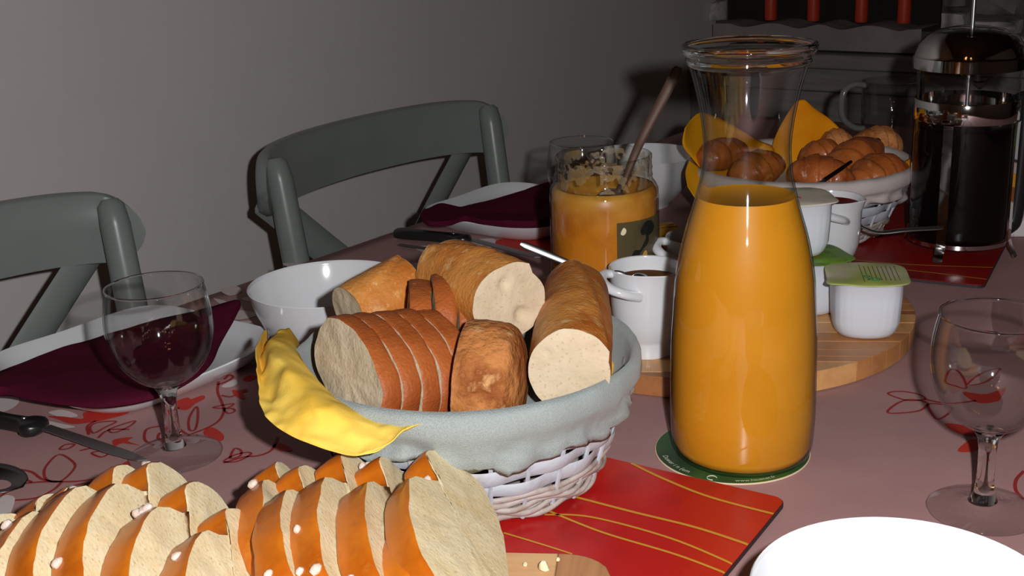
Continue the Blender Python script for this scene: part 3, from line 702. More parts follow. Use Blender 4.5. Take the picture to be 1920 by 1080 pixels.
for k, (px, py, r) in enumerate(((1020, 1068, .0028), (985, 1060, .0012), (1046, 1050, .0010))):
    p = at(px, py, .016); mb = MB().lathe([(0, -r), (r, -r * .6), (r * .9, r * .3), (r * .4, r), (0, r * 1.1)], 9)
    mb.v = [(p.x + v[0] * (1 + .5 * nz(v, 400, k)), p.y + v[1] * (1 + .5 * nz(v, 300, k)), .0155 + r + v[2]) for v in mb.v]
    tag(mb.build('bread_crumb', 'brioche_crumb'), ('largest loose crumb on the bare end of the cutting board', 'tiny crumb on the cutting board beside the brioche', 'tiny crumb near the far edge of the cutting board')[k], 'crumb', 'loose crumbs on the cutting board')

# ------------------------------------------------------------------ baskets
def basket(label, c, rb, rt, h, lining, hem, z0=0.004, floor_=.05, seed=1, wick='wicker', n_st=26, full=True):
    t = thing('bread_basket', label, 'basket', (c[0], c[1], z0))
    R = lambda z: rb + (rt - rb) * (z / h) ** .8
    MB().lathe([(0, .001), (rb * .98, .001), (rb, .004), (rb * .97, .007), (0, .006)], 48).build('basket_base', 'wicker_brown', t)
    n = n_st * 8
    rows_ = [(.004, 'tw'), (.0078, 'tw'), (.0116, 'tw'), (.0154, 'tw'), (.0192, 'tw'), (.0265, 'fl'), (.0363, 'fl'), (.0461, 'fl'), (.0559, 'fl'), (.0657, 'fl')]
    for k, (z, ty) in enumerate(rows_):
        pts = []; rr = []
        for i in range(n):
            a = 2 * math.pi * i / n
            if ty == 'fl':
                off = .0018 * math.cos(n_st * a / 2 + math.pi * k); zz = z + .0008 * math.sin(5 * a + k) ; rr.append((.0047 + .0007 * math.sin(3 * a + k * 2), .0011))
            else:
                off = .0014 * math.cos(n_st * a / 2 + math.pi * k * .7); zz = z + .0012 * math.sin(n_st * a / 2 + k); rr.append((.0023, .0019))
            rad = R(z) + off; pts.append((rad * math.cos(a), rad * math.sin(a), zz))
        # frame: ra vertical, rb radial
        rows = []
        for i, p in enumerate(pts):
            a = 2 * math.pi * i / n; rad = Vector((math.cos(a), math.sin(a), 0)); vt = Vector((math.cos(a) * .3, math.sin(a) * .3, 1)).normalized(); ra, rb_ = rr[i]
            rows.append([Vector(p) + vt * (ra * math.cos(2 * math.pi * j / 8)) + rad * (rb_ * math.sin(2 * math.pi * j / 8)) for j in range(8)])
        MB().grid(rows, wu=True, wv=True).build('weaver', wick if ty == 'fl' else 'wicker_brown', t, sharp=60)
    for i in range(n_st):
        a = 2 * math.pi * i / n_st + .03
        MB().tube([(R(z) * math.cos(a), R(z) * math.sin(a), z) for z in (.002, .02, .04, .06, h - .004)], .0014, 6).build('stake', wick, t)
    # cloth lining folded over the rim
    def LP(a):
        wv = lambda f, s_: math.sin(f * a + s_)
        he = hem + .004 * wv(3, 1 + seed) + .003 * wv(7, 2) + .002 * wv(13, seed)
        pt = []
        for (r, z) in ((0.0, floor_), (.45, floor_), (.75, floor_ + .002), (.90, floor_ + .010), (.955, h - .012), (.985, h - .001), (1.02, h + .0035), (1.052, h - .001), (1.06, h - .010)):
            pt.append((r * rt, z))
        zl = h - .010
        for q in (.2, .4, .6, .8, 1.0):
            z = zl + (he - zl) * q
            amp = (.0032 * q) * (nz((math.cos(a) * 3, math.sin(a) * 3, q * 1.5), 1.7, seed) + .8 * nz((math.cos(a) * 8, math.sin(a) * 8, q * 2), 1.5, seed))
            pt.append((R(z) + .0075 - .003 * q + amp * 2.4 + (.0022 if q == .8 else 0), z))
        pt.append((R(he) + .002, he + .003))
        return pt
    rows = []
    nn = 160
    for i in range(nn):
        a = 2 * math.pi * i / nn
        row = []
        for (r, z) in LP(a):
            w_ = .0015 * nz((math.cos(a) * 4, math.sin(a) * 4, z * 40), 1.3, seed + 3)
            row.append(((r + (w_ if r > .5 * rt else 0)) * math.cos(a), (r + (w_ if r > .5 * rt else 0)) * math.sin(a), z + (.6 * w_ if z > h - .012 else 0)))
        rows.append(row)
    MB().grid(rows, wu=True, flip=True).build('cloth_lining', lining, t, sharp=0)
    return t, R
BC = (-.030, .720)
basket('near white wicker bread basket with grey-green cloth lining', BC, .079, .103, .080, 'lining', .046, floor_=.052)
FC = (.308, 1.272)
basket('far bread basket with pale cloth lining, holding the pastries', FC, .082, .112, .072, 'lining_far', .040, seed=4, floor_=.045)

# ---- breads in the near basket
PY = aty
bread_log('baguette_piece', 'baguette piece at the back left of the near basket, next to the bowl', 'bread', PY(656, 590, .768), PY(766, 536, .796), .0205, .0225, group='bread in the near basket', seed=3, round_far=False, ridge=.07, ridge_ang=1.2, flat=.95)
bread_log('baguette_piece', 'topmost baguette piece showing a cut face with two big air holes', 'bread', PY(955, 567, .715), PY(846, 514, .785), .0252, .0255, group='bread in the near basket', seed=5, ridge=.13, ridge_ang=1.55, flat=.93, round_far=False,
          pits=((.55, .87, .0068, .0042), (.52, .30, .0052, .0028)))
bread_log('baguette_piece', 'baguette piece at the right of the near basket with a plain oval cut face', 'bread', PY(1068, 697, .655), PY(1080, 556, .790), .0235, .0222, group='bread in the near basket', seed=8, flat=1.10, round_far=False, ridge=.07, ridge_ang=1.0, pits=((.7, .40, .0030, .0022),))
bread_log('bread_end', 'rough crusted bread heel at the front of the near basket', 'bread', PY(876, 716, .676), PY(984, 726, .668), .0365, .0310, crust='crust_rough', crumb='crumb_grey', group='bread in the near basket', seed=11, flat=1.02, rough=.06)
# five slices of the dark loaf, one behind the other
NV_ = Vector((-.80, -.60, .10)).normalized()
c0 = PY(652, 705, .670)
for k in range(5):
    c = c0 + Vector((.0108, .0066, -.0012)) * k
    yaw = math.atan2(-NV_.y, -NV_.x) + (0, .01, .02, .02, .03)[k]
    prof = loaf_profile(.0415 - .0006 * k, .0545, 60 + k, pw=2.3)
    m = Matrix.Translation(c) @ Matrix.Rotation(yaw, 4, 'Z') @ Matrix.Rotation(math.radians(8 - k), 4, 'Y') @ Matrix.Rotation(math.radians(24), 4, 'X') @ Matrix.Translation((0, 0, -.026))
    bread_slice('bread_slice', ('leftmost dark-crusted bread slice in the near basket, cut face bare beside the yellow napkin' if k == 0 else 'dark-crusted bread slice in the front row of the near basket, %s from the left' % words[k]), 'bread', 'bread in the near basket', prof, .0127, m, 'crust_dark', 'crumb_grey', 60 + k)
for k in range(3):
    px, py, Y = ((756, 622, .735), (798, 612, .740), (838, 612, .744))[k]
    c = PY(px, py, Y)
    m = Matrix.Translation(c - Vector((0, 0, .026))) @ Matrix.Rotation(math.radians(4 + 3 * k), 4, 'Z') @ Matrix.Rotation(math.radians(6), 4, 'Y')
    bread_slice('bread_slice', 'dark-crusted bread slice in the back row of the near basket, %s from the left' % words[k], 'bread', 'bread in the near basket', loaf_profile(.036, .058, 80 + k, pw=2.3), .0130, m, 'crust_dark', 'crumb', 80 + k)

# ---- yellow napkin in the near basket: a big crumpled flap on the left, a point on the right
n1 = thing('paper_napkin', 'crumpled yellow paper napkin spilling over the left rim of the near basket', 'napkin', (BC[0], BC[1], .06), group='yellow napkins in the bread baskets')
rows = [[PY(x, y, Y) for x, y, Y in r] for r in (
    [(560, 640, .80), (575, 690, .70), (640, 755, .66), (720, 800, .645), (790, 815, .640), (830, 812, .64)],
    [(540, 615, .79), (560, 672, .70), (628, 748, .645), (700, 786, .628), (760, 800, .622), (800, 800, .622)],
    [(512, 620, .77), (520, 668, .69), (580, 740, .632), (660, 800, .612), (735, 822, .608), (782, 800, .612)],
    [(498, 636, .765), (494, 700, .69), (530, 775, .632), (600, 822, .606), (690, 842, .600), (740, 826, .606)],
    [(494, 612, .765), (484, 680, .695), (492, 765, .640), (545, 818, .612), (640, 850, .597), (700, 848, .600)])]
G = ctrl_surface(rows, 16, 16)
G2 = []
for i, r in enumerate(G):
    row = []
    for j, p in enumerate(r):
        p = Vector(p); d = .0085 * (.35 - abs(nz(p, 26, 2))) + .0040 * (.3 - abs(nz(p, 52, 5))) + .0010 * nz(p, 150, 3)
        row.append(p + Vector((-.35, -.6, .7)) * d)
    G2.append(row)
MB().grid(G2).build('napkin_fold', 'yellow', n1, world=True, sharp=0, solid=.0006)
rows = [[PY(x, y, Y) for x, y, Y in r] for r in (
    [(1095, 735, .70), (1118, 690, .74), (1128, 640, .78)],
    [(1120, 730, .70), (1140, 676, .74), (1150, 618, .775)],
    [(1140, 718, .70), (1152, 672, .74), (1163, 604, .772)],
    [(1148, 725, .705), (1158, 690, .74), (1160, 650, .77)])]
MB().grid(wrinkle(ctrl_surface(rows, 5, 5), .002, 70, 4, (1, -.5, .3))).build('napkin_fold', 'yellow', n1, world=True, sharp=0, solid=.0006)

# ------------------------------------------------------------------ far basket: yellow napkin and pastries
n2 = thing('paper_napkin', 'pointed yellow paper napkin standing up around the pastries', 'napkin', (FC[0], FC[1], .05), group='yellow napkins in the bread baskets')
def flap(rows, amp=.003, ku=5, seed=0):
    MB().grid(wrinkle(ctrl_surface([[PY(x, y, Y) for x, y, Y in r] for r in rows], ku, ku), amp, 30, seed, (.2, -1, .3))).build('napkin_fold', 'yellow_far', n2, world=True, sharp=0, solid=.0006)
flap([[(1440, 330, 1.34), (1520, 330, 1.34), (1620, 320, 1.34)], [(1450, 270, 1.36), (1520, 270, 1.36), (1600, 275, 1.36)], [(1470, 225, 1.375), (1518, 222, 1.375), (1562, 228, 1.375)], [(1492, 190, 1.385), (1508, 188, 1.385), (1524, 205, 1.385)]], .004, 6, 1)
flap([[(1330, 335, 1.28), (1400, 330, 1.33), (1450, 330, 1.35)], [(1300, 300, 1.275), (1370, 280, 1.33), (1450, 280, 1.36)], [(1279, 272, 1.27), (1340, 240, 1.33), (1420, 262, 1.36)], [(1284, 240, 1.275), (1310, 212, 1.31), (1345, 218, 1.345)]], .004, 6, 2)
flap([[(1350, 345, 1.25), (1310, 312, 1.25), (1294, 300, 1.25)], [(1345, 370, 1.22), (1305, 345, 1.225), (1286, 322, 1.235)], [(1345, 405, 1.19), (1315, 385, 1.20), (1290, 350, 1.215)]], .003, 6, 3)
flap([[(1640, 372, 1.215), (1668, 340, 1.225), (1700, 300, 1.24)], [(1655, 362, 1.205), (1690, 335, 1.215), (1712, 296, 1.235)], [(1676, 360, 1.20), (1702, 340, 1.21), (1717, 306, 1.23)]], .002, 6, 4)
def croissant(label, p0, p1, r, bend, mat, seed, choc=False, flat=.85):
    p0, p1 = Vector(p0), Vector(p1); a = (p1 - p0); Ln = a.length; a.normalize(); side = a.cross(Z).normalized(); upv = side.cross(a)
    t = thing('pastry', label, 'pastry', (p0 + p1) / 2 - Vector((0, 0, r)), group='pastries in the far basket')
    rows = []; N = 48; n = 40
    for i in range(N + 1):
        s = i / N; q = 2 * s - 1
        rad = r * (1 - abs(q) ** 2.6 * .62)
        if i in (0, N): rad *= .25
        c = p0 + a * (Ln * s) + side * (bend * (1 - q * q)) + upv * (.1 * r * (1 - q * q))
        rows.append([c + (side * math.cos(2 * math.pi * j / n) + upv * math.sin(2 * math.pi * j / n) * flat) * rad * (1 + .10 * (((s * 4.6 + .35 * math.sin(2 * math.pi * j / n + seed) + seed * .3) % 1.0) - .5) * (1 if mat != 'pastry_pale' else 1.5)) * (1 + .16 * nz(c + side * math.cos(2 * math.pi * j / n) * rad + upv * math.sin(2 * math.pi * j / n) * rad, 42, seed)) for j in range(n)])
    mb = MB().grid(rows, wv=True, flip=True); k = len(mb.v)
    mb.f += [tuple(range(n))[::-1][::-1], tuple(range(k - 1, k - n - 1, -1))]; mb.m += [0, 0]
    mb.build('pastry_body', mat, t, world=True, sharp=0)
    if choc:
        e = p1 + a * .001
        MB().tube([e - a * .012 + upv * r * .15, e + upv * r * .15 + a * .001], .0042, 10).build('chocolate_stick', 'coffee', t, world=True)
    return t
for (l, a, b, r, bd, mt, ch_) in (
    ('dark glazed round pastry in front of the standing yellow napkin point', (1502, 305, 1.30), (1572, 285, 1.31), .021, .004, 'pastry', False),
    ('long golden pastry lying diagonally on top of the far basket, chocolate at its end', (1556, 328, 1.245), (1645, 272, 1.30), .022, .0, 'pastry', True),
    ('glossy brown pastry at the right rim of the far basket', (1600, 345, 1.21), (1702, 322, 1.235), .024, -.006, 'pastry', False),
    ('orange glazed pastry at the front of the far basket, beside the carafe', (1482, 318, 1.215), (1602, 350, 1.20), .0225, -.004, 'pastry', False),
    ('pale flaky pastry at the back right, next to the coffee press', (1598, 272, 1.345), (1690, 275, 1.345), .022, .0, 'pastry_pale', False),
    ('small tan pastry half hidden behind the round dark one', (1535, 278, 1.345), (1600, 270, 1.345), .019, .0, 'pastry_pale', False),
    ('brown pastry seen through the neck of the carafe', (1375, 335, 1.23), (1462, 305, 1.26), .022, .003, 'pastry', False),
    ('dark pastry peeping out left of the carafe neck', (1312, 300, 1.275), (1395, 285, 1.31), .020, .003, 'pastry', False)):
    croissant(l, PY(*a), PY(*b), r, bd, mt, hash(l) % 7 if False else len(l) % 7, ch_)
t = thing('butter_knife', 'thin dark knife handle resting across the pastries', 'knife', PY(1530, 345, 1.175))
MB().tube([PY(1596, 303, 1.195), PY(1575, 318, 1.185), PY(1545, 338, 1.172)], [.0016, .0022, .0022], 10).build('handle', 'dark_steel', t, world=True)
MB().tube([PY(1545, 338, 1.172), PY(1522, 352, 1.163), PY(1500, 362, 1.158)], [(.0022, .0012), (.005, .0008), (.002, .0006)], 10).build('blade', 'steel', t, world=True)

# ------------------------------------------------------------------ bowls, plates, napkins, cutlery
def make_bowl(label, loc, s=1.0):
    t = thing('bowl', label, 'bowl', loc, group='white porcelain bowls')
    out = [(.0, .0022), (.024, .0022), (.027, .0), (.031, .0), (.0315, .004), (.042, .012), (.053, .026), (.061, .044), (.0648, .0585), (.0655, .0605)]
    inn = [(.0648, .0612), (.0635, .0600), (.0632, .0585), (.0590, .044), (.0505, .027), (.040, .0145), (.028, .0085), (.014, .0062), (0, .0058)]
    MB().lathe([(r * s, z * s) for r, z in out + inn], 72).build('bowl_body', 'porcelain', t, sharp=50)
    return t
bw = make_bowl('big bright white bowl cut by the bottom edge at the right', (.163, .4634, 0))
copy_thing(bw, 'white bowl behind the left rim of the near bread basket', (-.1472, .9525, 0))
copy_thing(bw, 'white bowl standing behind the jam jar', (.1590, 1.4220, 0))

def make_plate(label, c, rot):
    t = thing('square_plate', label, 'plate', c, rot, 'white rounded square plates')
    prof = [(0, .002), (.062, .002), (.064, 0), (.069, 0), (.074, .003), (.083, .0090), (.0905, .0165), (.0920, .0195), (.0912, .0205), (.0895, .0195), (.0825, .0130), (.074, .0080), (.062, .0060), (.030, .0055), (0, .0055)]
    n = 96; rows = []; mb = MB(); vs = []; fs = []
    for r, z in prof:
        row = []
        for j in range(n):
            a = 2 * math.pi * j / n; c_, s_ = math.cos(a), math.sin(a); k = (abs(c_) ** 4 + abs(s_) ** 4) ** (-.25)
            lift = 0.0025 * (k - 1) / .19 if z > .010 else 0
            row.append((max(r, 1e-5) * k * c_, max(r, 1e-5) * k * s_, z + lift))
        rows.append(row)
    mb.grid(rows, wv=True, flip=True); mb.build('plate_body', 'porcelain', t, sharp=50); return t
ANG = math.atan2(U.y, U.x)
pl = make_plate('white square plate with burgundy napkin, cut by the left edge, behind the near glass', uv(.557, -.797), ANG)
copy_thing(pl, 'white square plate with burgundy napkin in front of the far chair', uv(1.098, -.806), ANG)
def soft_napkin(label, top, loc, th, seed, pinch=None):
    """folded paper napkin: outline in world xy (closed), base z, thickness, slightly wavy"""
    C = catmull(top, 6, True); n = len(C); cx = sum(c[0] for c in C) / n; cy = sum(c[1] for c in C) / n
    mb = MB(); rows = []
    for (f, dz) in ((.97, 0.0), (1.0, .25), (1.0, .75), (.975, 1.0), (.8, 1.0), (.6, 1.0), (.4, 1.0), (.2, 1.0), (.02, 1.0)):
        row = []
        for c in C:
            x, y = cx + (c[0] - cx) * f, cy + (c[1] - cy) * f
            zz = c[2] * f + (1 - f) * loc
            row.append((x, y, zz + th * dz + .0022 * nz((x, y, 0), 26, seed) * dz + .001 * nz((x, y, 0), 70, seed) * dz))
        rows.append(row)
    mb.grid(rows, wv=True); k = len(mb.v); mb.f += [tuple(range(n))[::-1], tuple(range(k - n, k))]; mb.m += [0, 0]
    o = mb.build('folded_napkin', 'burgundy', sharp=45); return tag(o, label, 'napkin', 'folded burgundy napkins on the plates')
def nap(px, py, z): q = at(px, py, z); return (q.x, q.y, z - .008)
soft_napkin('folded burgundy napkin on the near plate, behind the left wine glass', [nap(-60, 712, 0.029), nap(0, 690, 0.029), nap(100, 652, 0.029), nap(200, 622, 0.029), nap(320, 590, 0.029), nap(400, 572, 0.034), nap(448, 556, 0.040), nap(440, 582, 0.036), nap(412, 632, 0.029), nap(385, 680, 0.029), nap(300, 728, 0.029), nap(200, 748, 0.029), nap(120, 744, 0.029), nap(60, 735, 0.029), nap(0, 725, 0.029), nap(-60, 735, 0.029)], .019, .007, 1)
soft_napkin('folded burgundy napkin on the far plate, pinched like a bow', [nap(788, 398, 0.029), nap(800, 388, 0.029), nap(826, 380, 0.030), nap(858, 386, 0.029), nap(900, 376, 0.030), nap(960, 360, 0.036), nap(1030, 338, 0.044), nap(1060, 350, 0.040), nap(1055, 400, 0.029), nap(1020, 413, 0.029), nap(960, 414, 0.029), nap(905, 408, 0.029), nap(868, 402, 0.029), nap(840, 410, 0.029), nap(806, 412, 0.029), nap(792, 406, 0.029)], .020, .007, 2)

def knife(label, hp0, hp1, tip, z=.0015, bw_=.010, hw=.0095):
    hp0, hp1, tip = Vector(hp0), Vector(hp1), Vector(tip); a = (hp1 - hp0).normalized(); sd = Vector((-a.y, a.x, 0))
    t = thing('table_knife', label, 'knife', (hp0.x, hp0.y, 0), group='black-handled knives on the cloth')
    rows = []; N = 22
    for i in range(N + 1):
        s = i / N; w_ = hw * (.75 + .25 * math.cos(math.pi * 2 * (s - .1))) if s < .8 else hw * (.95 + .25 * math.sin((s - .8) / .2 * math.pi))
        e = math.sqrt(max(.02, 1 - (abs(2 * s - 1)) ** 14)); hh = .0055 * e; w_ *= e
        c = hp0 + (hp1 - hp0) * s; c.z = z + .0058
        rows.append([c + sd * (w_ * math.copysign(abs(math.cos(b)) ** .6, math.cos(b))) + Z * (hh * math.copysign(abs(math.sin(b)) ** .6, math.sin(b))) for b in [2 * math.pi * j / 20 for j in range(20)]])
    mb = MB().grid(rows, wv=True, flip=True); k = len(mb.v); mb.f += [tuple(range(20)), tuple(range(k - 1, k - 21, -1))]; mb.m += [0, 0]
    mb.build('handle', 'black_plastic', t, world=True)
    c = hp0 + (hp1 - hp0) * .78; c.z = z + .0112
    MB().lathe([(0, .0006), (.0018, .0005), (.002, 0)], 12, c).build('rivet', 'steel', t, world=True)
    d = tip - hp1; Ln = d.length; d.normalize(); sb = Vector((-d.y, d.x, 0)); up_, lo_ = [], []
    for i in range(21):
        s = i / 20; c = hp1 + d * (Ln * s); c.z = z + .0042 * (1 - s) + .001
        wt = bw_ * (.8 + .25 * s) if s < .65 else bw_ * .96 * math.sqrt(max(0, 1 - ((s - .65) / .35) ** 2))
        up_.append(c + sb * bw_ * (.62 - .25 * max(0, (s - .8) / .2))); lo_.append(c + sb * (bw_ * .62 - bw_ * .25 * max(0, (s - .8) / .2) - wt - (.0004 if i % 2 else 0)))
    mb = MB().grid([[p + Z * .0009 for p in up_], [p + Z * .0007 for p in lo_], lo_, up_], wu=True); mb.build('blade', 'blade', t, world=True, sharp=30)
    return t
def gz(px, py): q = at(px, py, .006); q.z = 0; return q
knife('black-handled knife at the left edge, blade pointing at the near glass foot', gz(-70, 778), gz(82, 806), gz(268, 858))
knife('black-handled knife near the far plate, behind the baguettes', gz(738, 438), gz(884, 452), gz(1010, 478), hw=.0085)
def spoon(name, label, pts, r, mat='steel', bowl=None, group=None, blen=.045, bwid=.017, up=(0, 0, 1), cat='spoon', depth=.005):
    pts = [Vector(p) for p in pts]; t = thing(name, label, cat, (pts[0].x, pts[0].y, min(p.z for p in pts) - .002), group=group)
    C = [Vector(p) for p in catmull([tuple(p) for p in pts], 6)]; n = len(C)
    R = [((r * (1.0 - .45 * i / n)) * (.6 if i == 0 else 1), r * .32) for i in range(n)]
    MB().tube(C, R, 12, up=up).build('handle', mat, t, world=True)
    d = (C[-1] - C[-3]).normalized(); sd = d.cross(Vector(up)).normalized(); uu = sd.cross(d)
    rows = []
    for i in range(15):
        s = i / 14; wd = bwid * math.sqrt(max(0.004, 1 - (2 * s - 1) ** 2)) * (1.0 + .15 * (1 - s))
        c = C[-1] + d * (blen * s - .002); row = []
        for j in range(11):
            q = 2 * j / 10 - 1; dz = -depth * (1 - q * q) * math.sin(math.pi * (.06 + .9 * s))
            row.append(c + sd * (wd * q) + uu * dz)
        rows.append(row)
    MB().grid(rows).build('spoon_bowl', mat, t, world=True, sharp=0, solid=.0008)
    return t
def g3(px, py, z): return at(px, py, z)
spoon('table_spoon', 'dark reflecting spoon cut by the left edge, in front of the knife', [g3(-240, 858, .006), g3(-150, 868, .008), g3(-75, 884, .006)], .005, 'dark_steel', blen=.052, bwid=.0185)
spoon('small_spoon', 'thin spoon lying in front of the far knife', [g3(748, 459, .003), g3(800, 466, .004), g3(850, 473, .004)], .0035, 'dark_steel', blen=.04, bwid=.012)

# ------------------------------------------------------------------ wine glasses
def make_glass(label, loc):
    t = thing('wine_glass', label, 'glass', loc, group='stemmed wine glasses')
    foot = [(0, .0006), (.0290, .0006), (.0308, .0014), (.0312, .0024), (.0300, .0032), (.022, .0042), (.013, .0058), (.0075, .0085)]
    MB().lathe(foot, 64).build('foot', 'glass_foot', t, sharp=0)
    stem = [(.0078, .0082), (.0058, .013), (.0050, .020), (.0048, .030), (.0050, .040), (.0060, .047), (.0085, .0515)]
    MB().lathe([(0, .0082)] + stem + [(0, .0520)], 28).build('stem', 'glass_stem', t, sharp=60)
    bowl = [(0, .0528), (.0085, .0533), (.0150, .0560), (.0225, .0620), (.0290, .0710), (.0330, .0820), (.0345, .0915), (.0344, .1010), (.0332, .1110), (.0313, .1200)]
    P = [(p[0], p[1]) for p in catmull(bowl, 4)]
    inn = [(max(0, r - .0011), z + (.0010 if z < .07 else 0)) for r, z in P[::-1]]
    MB().lathe(P + [(.0312, .1207), (.0306, .1207)] + inn, 64).build('glass_bowl', 'glass', t, sharp=0)
    rim = [(.0310 * math.cos(2 * math.pi * j / 72), .0310 * math.sin(2 * math.pi * j / 72), .1209) for j in range(72)]
    MB().tube(rim, .00075, 8, closed=True).build('rim', 'glass_stem', t)
    return t
wg = make_glass('empty stemmed wine glass in front of the near plate at the left', (-.2309, .7627, 0))
copy_thing(wg, 'empty stemmed wine glass cut by the right edge of the photo', (.2674, .6406, 0))
gp = at(1090, 266, .121); copy_thing(wg, 'wine glass mostly hidden behind the jam jar, only its rim in view', (gp.x, gp.y, 0))

# ------------------------------------------------------------------ carafe of juice on a coaster
CX, CY = .1395, .736
t = thing('coaster', 'round dark green beer coaster under the juice carafe', 'coaster', (.1394, .7362, 0))
MB().lathe([(0, .0004), (.0499, .0004), (.0501, .0008), (.0501, .0012), (.0499, .0014), (0, .0014)], 80).build('card', 'card_edge', t, sharp=40)
MB().lathe([(0, .0014), (.0494, .0014), (.0494, .00165), (0, .00165)], 80).build('printed_face', 'coaster_green', t, sharp=30)
def arc_text(name, txt, size, rad, a0, mat, parent, ccw=True):
    c = bpy.data.curves.new('tmp', 'FONT'); c.body = txt; c.size = size; c.resolution_u = 2
    o = bpy.data.objects.new('tmp', c); COL.objects.link(o); dg = bpy.context.evaluated_depsgraph_get(); me = o.evaluated_get(dg).to_mesh()
    vs = [v.co.copy() for v in me.vertices]; fs = [tuple(p.vertices) for p in me.polygons]; o.evaluated_get(dg).to_mesh_clear()
    bpy.data.objects.remove(o); bpy.data.curves.remove(c)
    out = []
    for v in vs:
        a = a0 + v.x / rad if ccw else a0 - v.x / rad
        r = rad - v.y if ccw else rad + v.y
        out.append((r * math.cos(a), r * math.sin(a), .0019))
    return MB().add(out, fs).build(name, mat, parent, smooth=False)
M['coaster_print'] = pm('pale_print', S(206, 212, 188), 0.6)
arc_text('lettering', 'www.hausnet.fr', .0042, .0478, math.radians(-98), 'coaster_print', t)
arc_text('lettering', 'Duwer i n (em', .0050, .0468, math.radians(-172), 'coaster_print', t)
mb = MB(); mb.tube([(.0455 * math.cos(math.radians(-116)) + .0030 * math.cos(a), .0455 * math.sin(math.radians(-116)) + .0030 * math.sin(a), .0018) for a in [k * 2 * math.pi / 20 for k in range(16)]], .0003, 5)
mb.build('ring_emblem', 'coaster_print', t)

t = thing('juice_carafe', 'tall glass carafe three quarters full of orange juice', 'carafe', (CX + .0055, CY - .003, .0017))
body = [(0.0, .0), (.036, .0), (.0415, .0015), (.0440, .005), (.0452, .012), (.0460, .030), (.0459, .055), (.0455, .078), (.0446, .093), (.0430, .118), (.0405, .134), (.0375, .147), (.0336, .160), (.0306, .171), (.0278, .183), (.0263, .197), (.0266, .208), (.0283, .221), (.0306, .233), (.0336, .2445), (.0352, .2495)]
P = catmull(body, 4)
MB().lathe([(max(p[0], 0), p[1]) for p in P], 80).build('glass_body', 'glass_green', t, sharp=0)
lip = [(.0334, .2488), (.0352, .2495), (.0362, .2505), (.0368, .2520), (.0360, .2535), (.0364, .2548), (.0385, .2560), (.0398, .2580), (.0402, .2600), (.0397, .2618), (.0380, .2625), (.0362, .2615), (.0350, .2590), (.0340, .2540), (.0334, .2488)]
MB().lathe(lip, 96).build('lip', 'glass_lip', t, sharp=0)
inner = [(.0325, .2470), (.0295, .234), (.0270, .221), (.0254, .208), (.0251, .197), (.0266, .183), (.0290, .1735)]
MB().lathe(inner, 80).build('inner_wall', 'glass', t, sharp=0)
jz = .1705
jp = [(0, .0016), (.0355, .0016), (.0412, .0036), (.0437, .0085), (.0450, .030), (.0449, .055), (.0445, .078), (.0436, .093), (.0420, .118), (.0395, .134), (.0365, .147), (.0327, .160), (.0300, jz - .0012), (.0297, jz), (.028, jz - .0006), (0, jz - .0006)]
MB().lathe(jp, 80).build('orange_juice', 'juice', t, sharp=60)

# ------------------------------------------------------------------ jam jar with spoon
JX, JY = .0774, .9745
t = thing('jam_jar', 'large glass jar of orange jam with a dark label', 'jar', (JX, JY, LSZ + .0002))
jar = [(0, .0005), (.036, .0005), (.042, .003), (.0440, .008), (.0443, .020), (.0443, .100), (.0438, .108), (.0415, .1125), (.0395, .1150), (.0390, .1175), (.0394, .1190), (.0390, .1205), (.0388, .1235), (.0393, .1252), (.0388, .1270), (.0386, .1310), (.0390, .1330), (.0388, .1352), (.0378, .1360), (.0366, .1352), (.0364, .1300), (.0366, .1180)]
MB().lathe(jar, 72).build('jar_glass', 'glass_jar', t, sharp=0)
jm = [(0, .003), (.038, .003), (.0425, .008), (.0430, .020), (.0430, .098), (.0424, .106), (.0400, .1105), (.036, .1095), (.024, .101), (0, .098)]
MB().lathe(jm, 72, fn=lambda a, i: 1 + (.006 * math.sin(3 * a) if i > 6 else 0)).build('jam', 'jam', t, sharp=0)
# smears left on the inside of the neck and shoulder
def patch(a0, a1, z0, z1, rad, seed, mat, name, thr=-.05, na=130, nzv=60):
    mb = MB(); idx = {}
    def vid(i, j):
        if (i, j) not in idx:
            a = a0 + (a1 - a0) * i / na; z = z0 + (z1 - z0) * j / nzv; r = rad(z)
            idx[(i, j)] = len(mb.v); mb.v.append((r * math.cos(a), r * math.sin(a), z))
        return idx[(i, j)]
    for i in range(na):
        for j in range(nzv):
            a = a0 + (a1 - a0) * (i + .5) / na; z = z0 + (z1 - z0) * (j + .5) / nzv
            if nz((a * 2.2, z * 60, seed), 1.6, seed) + .5 * nz((a * 6, z * 140, seed), 1.7, seed) > thr:
                mb.f.append((vid(i, j), vid(i + 1, j), vid(i + 1, j + 1), vid(i, j + 1))); mb.m.append(0)
    return mb.build(name, mat, t, sharp=0)
patch(math.radians(178), math.radians(368), .111, .1335, lambda z: .0372, 3, 'residue', 'jam_smear', .0)
patch(math.radians(20), math.radians(170), .113, .1335, lambda z: .0372, 8, 'residue', 'jam_smear', .02)
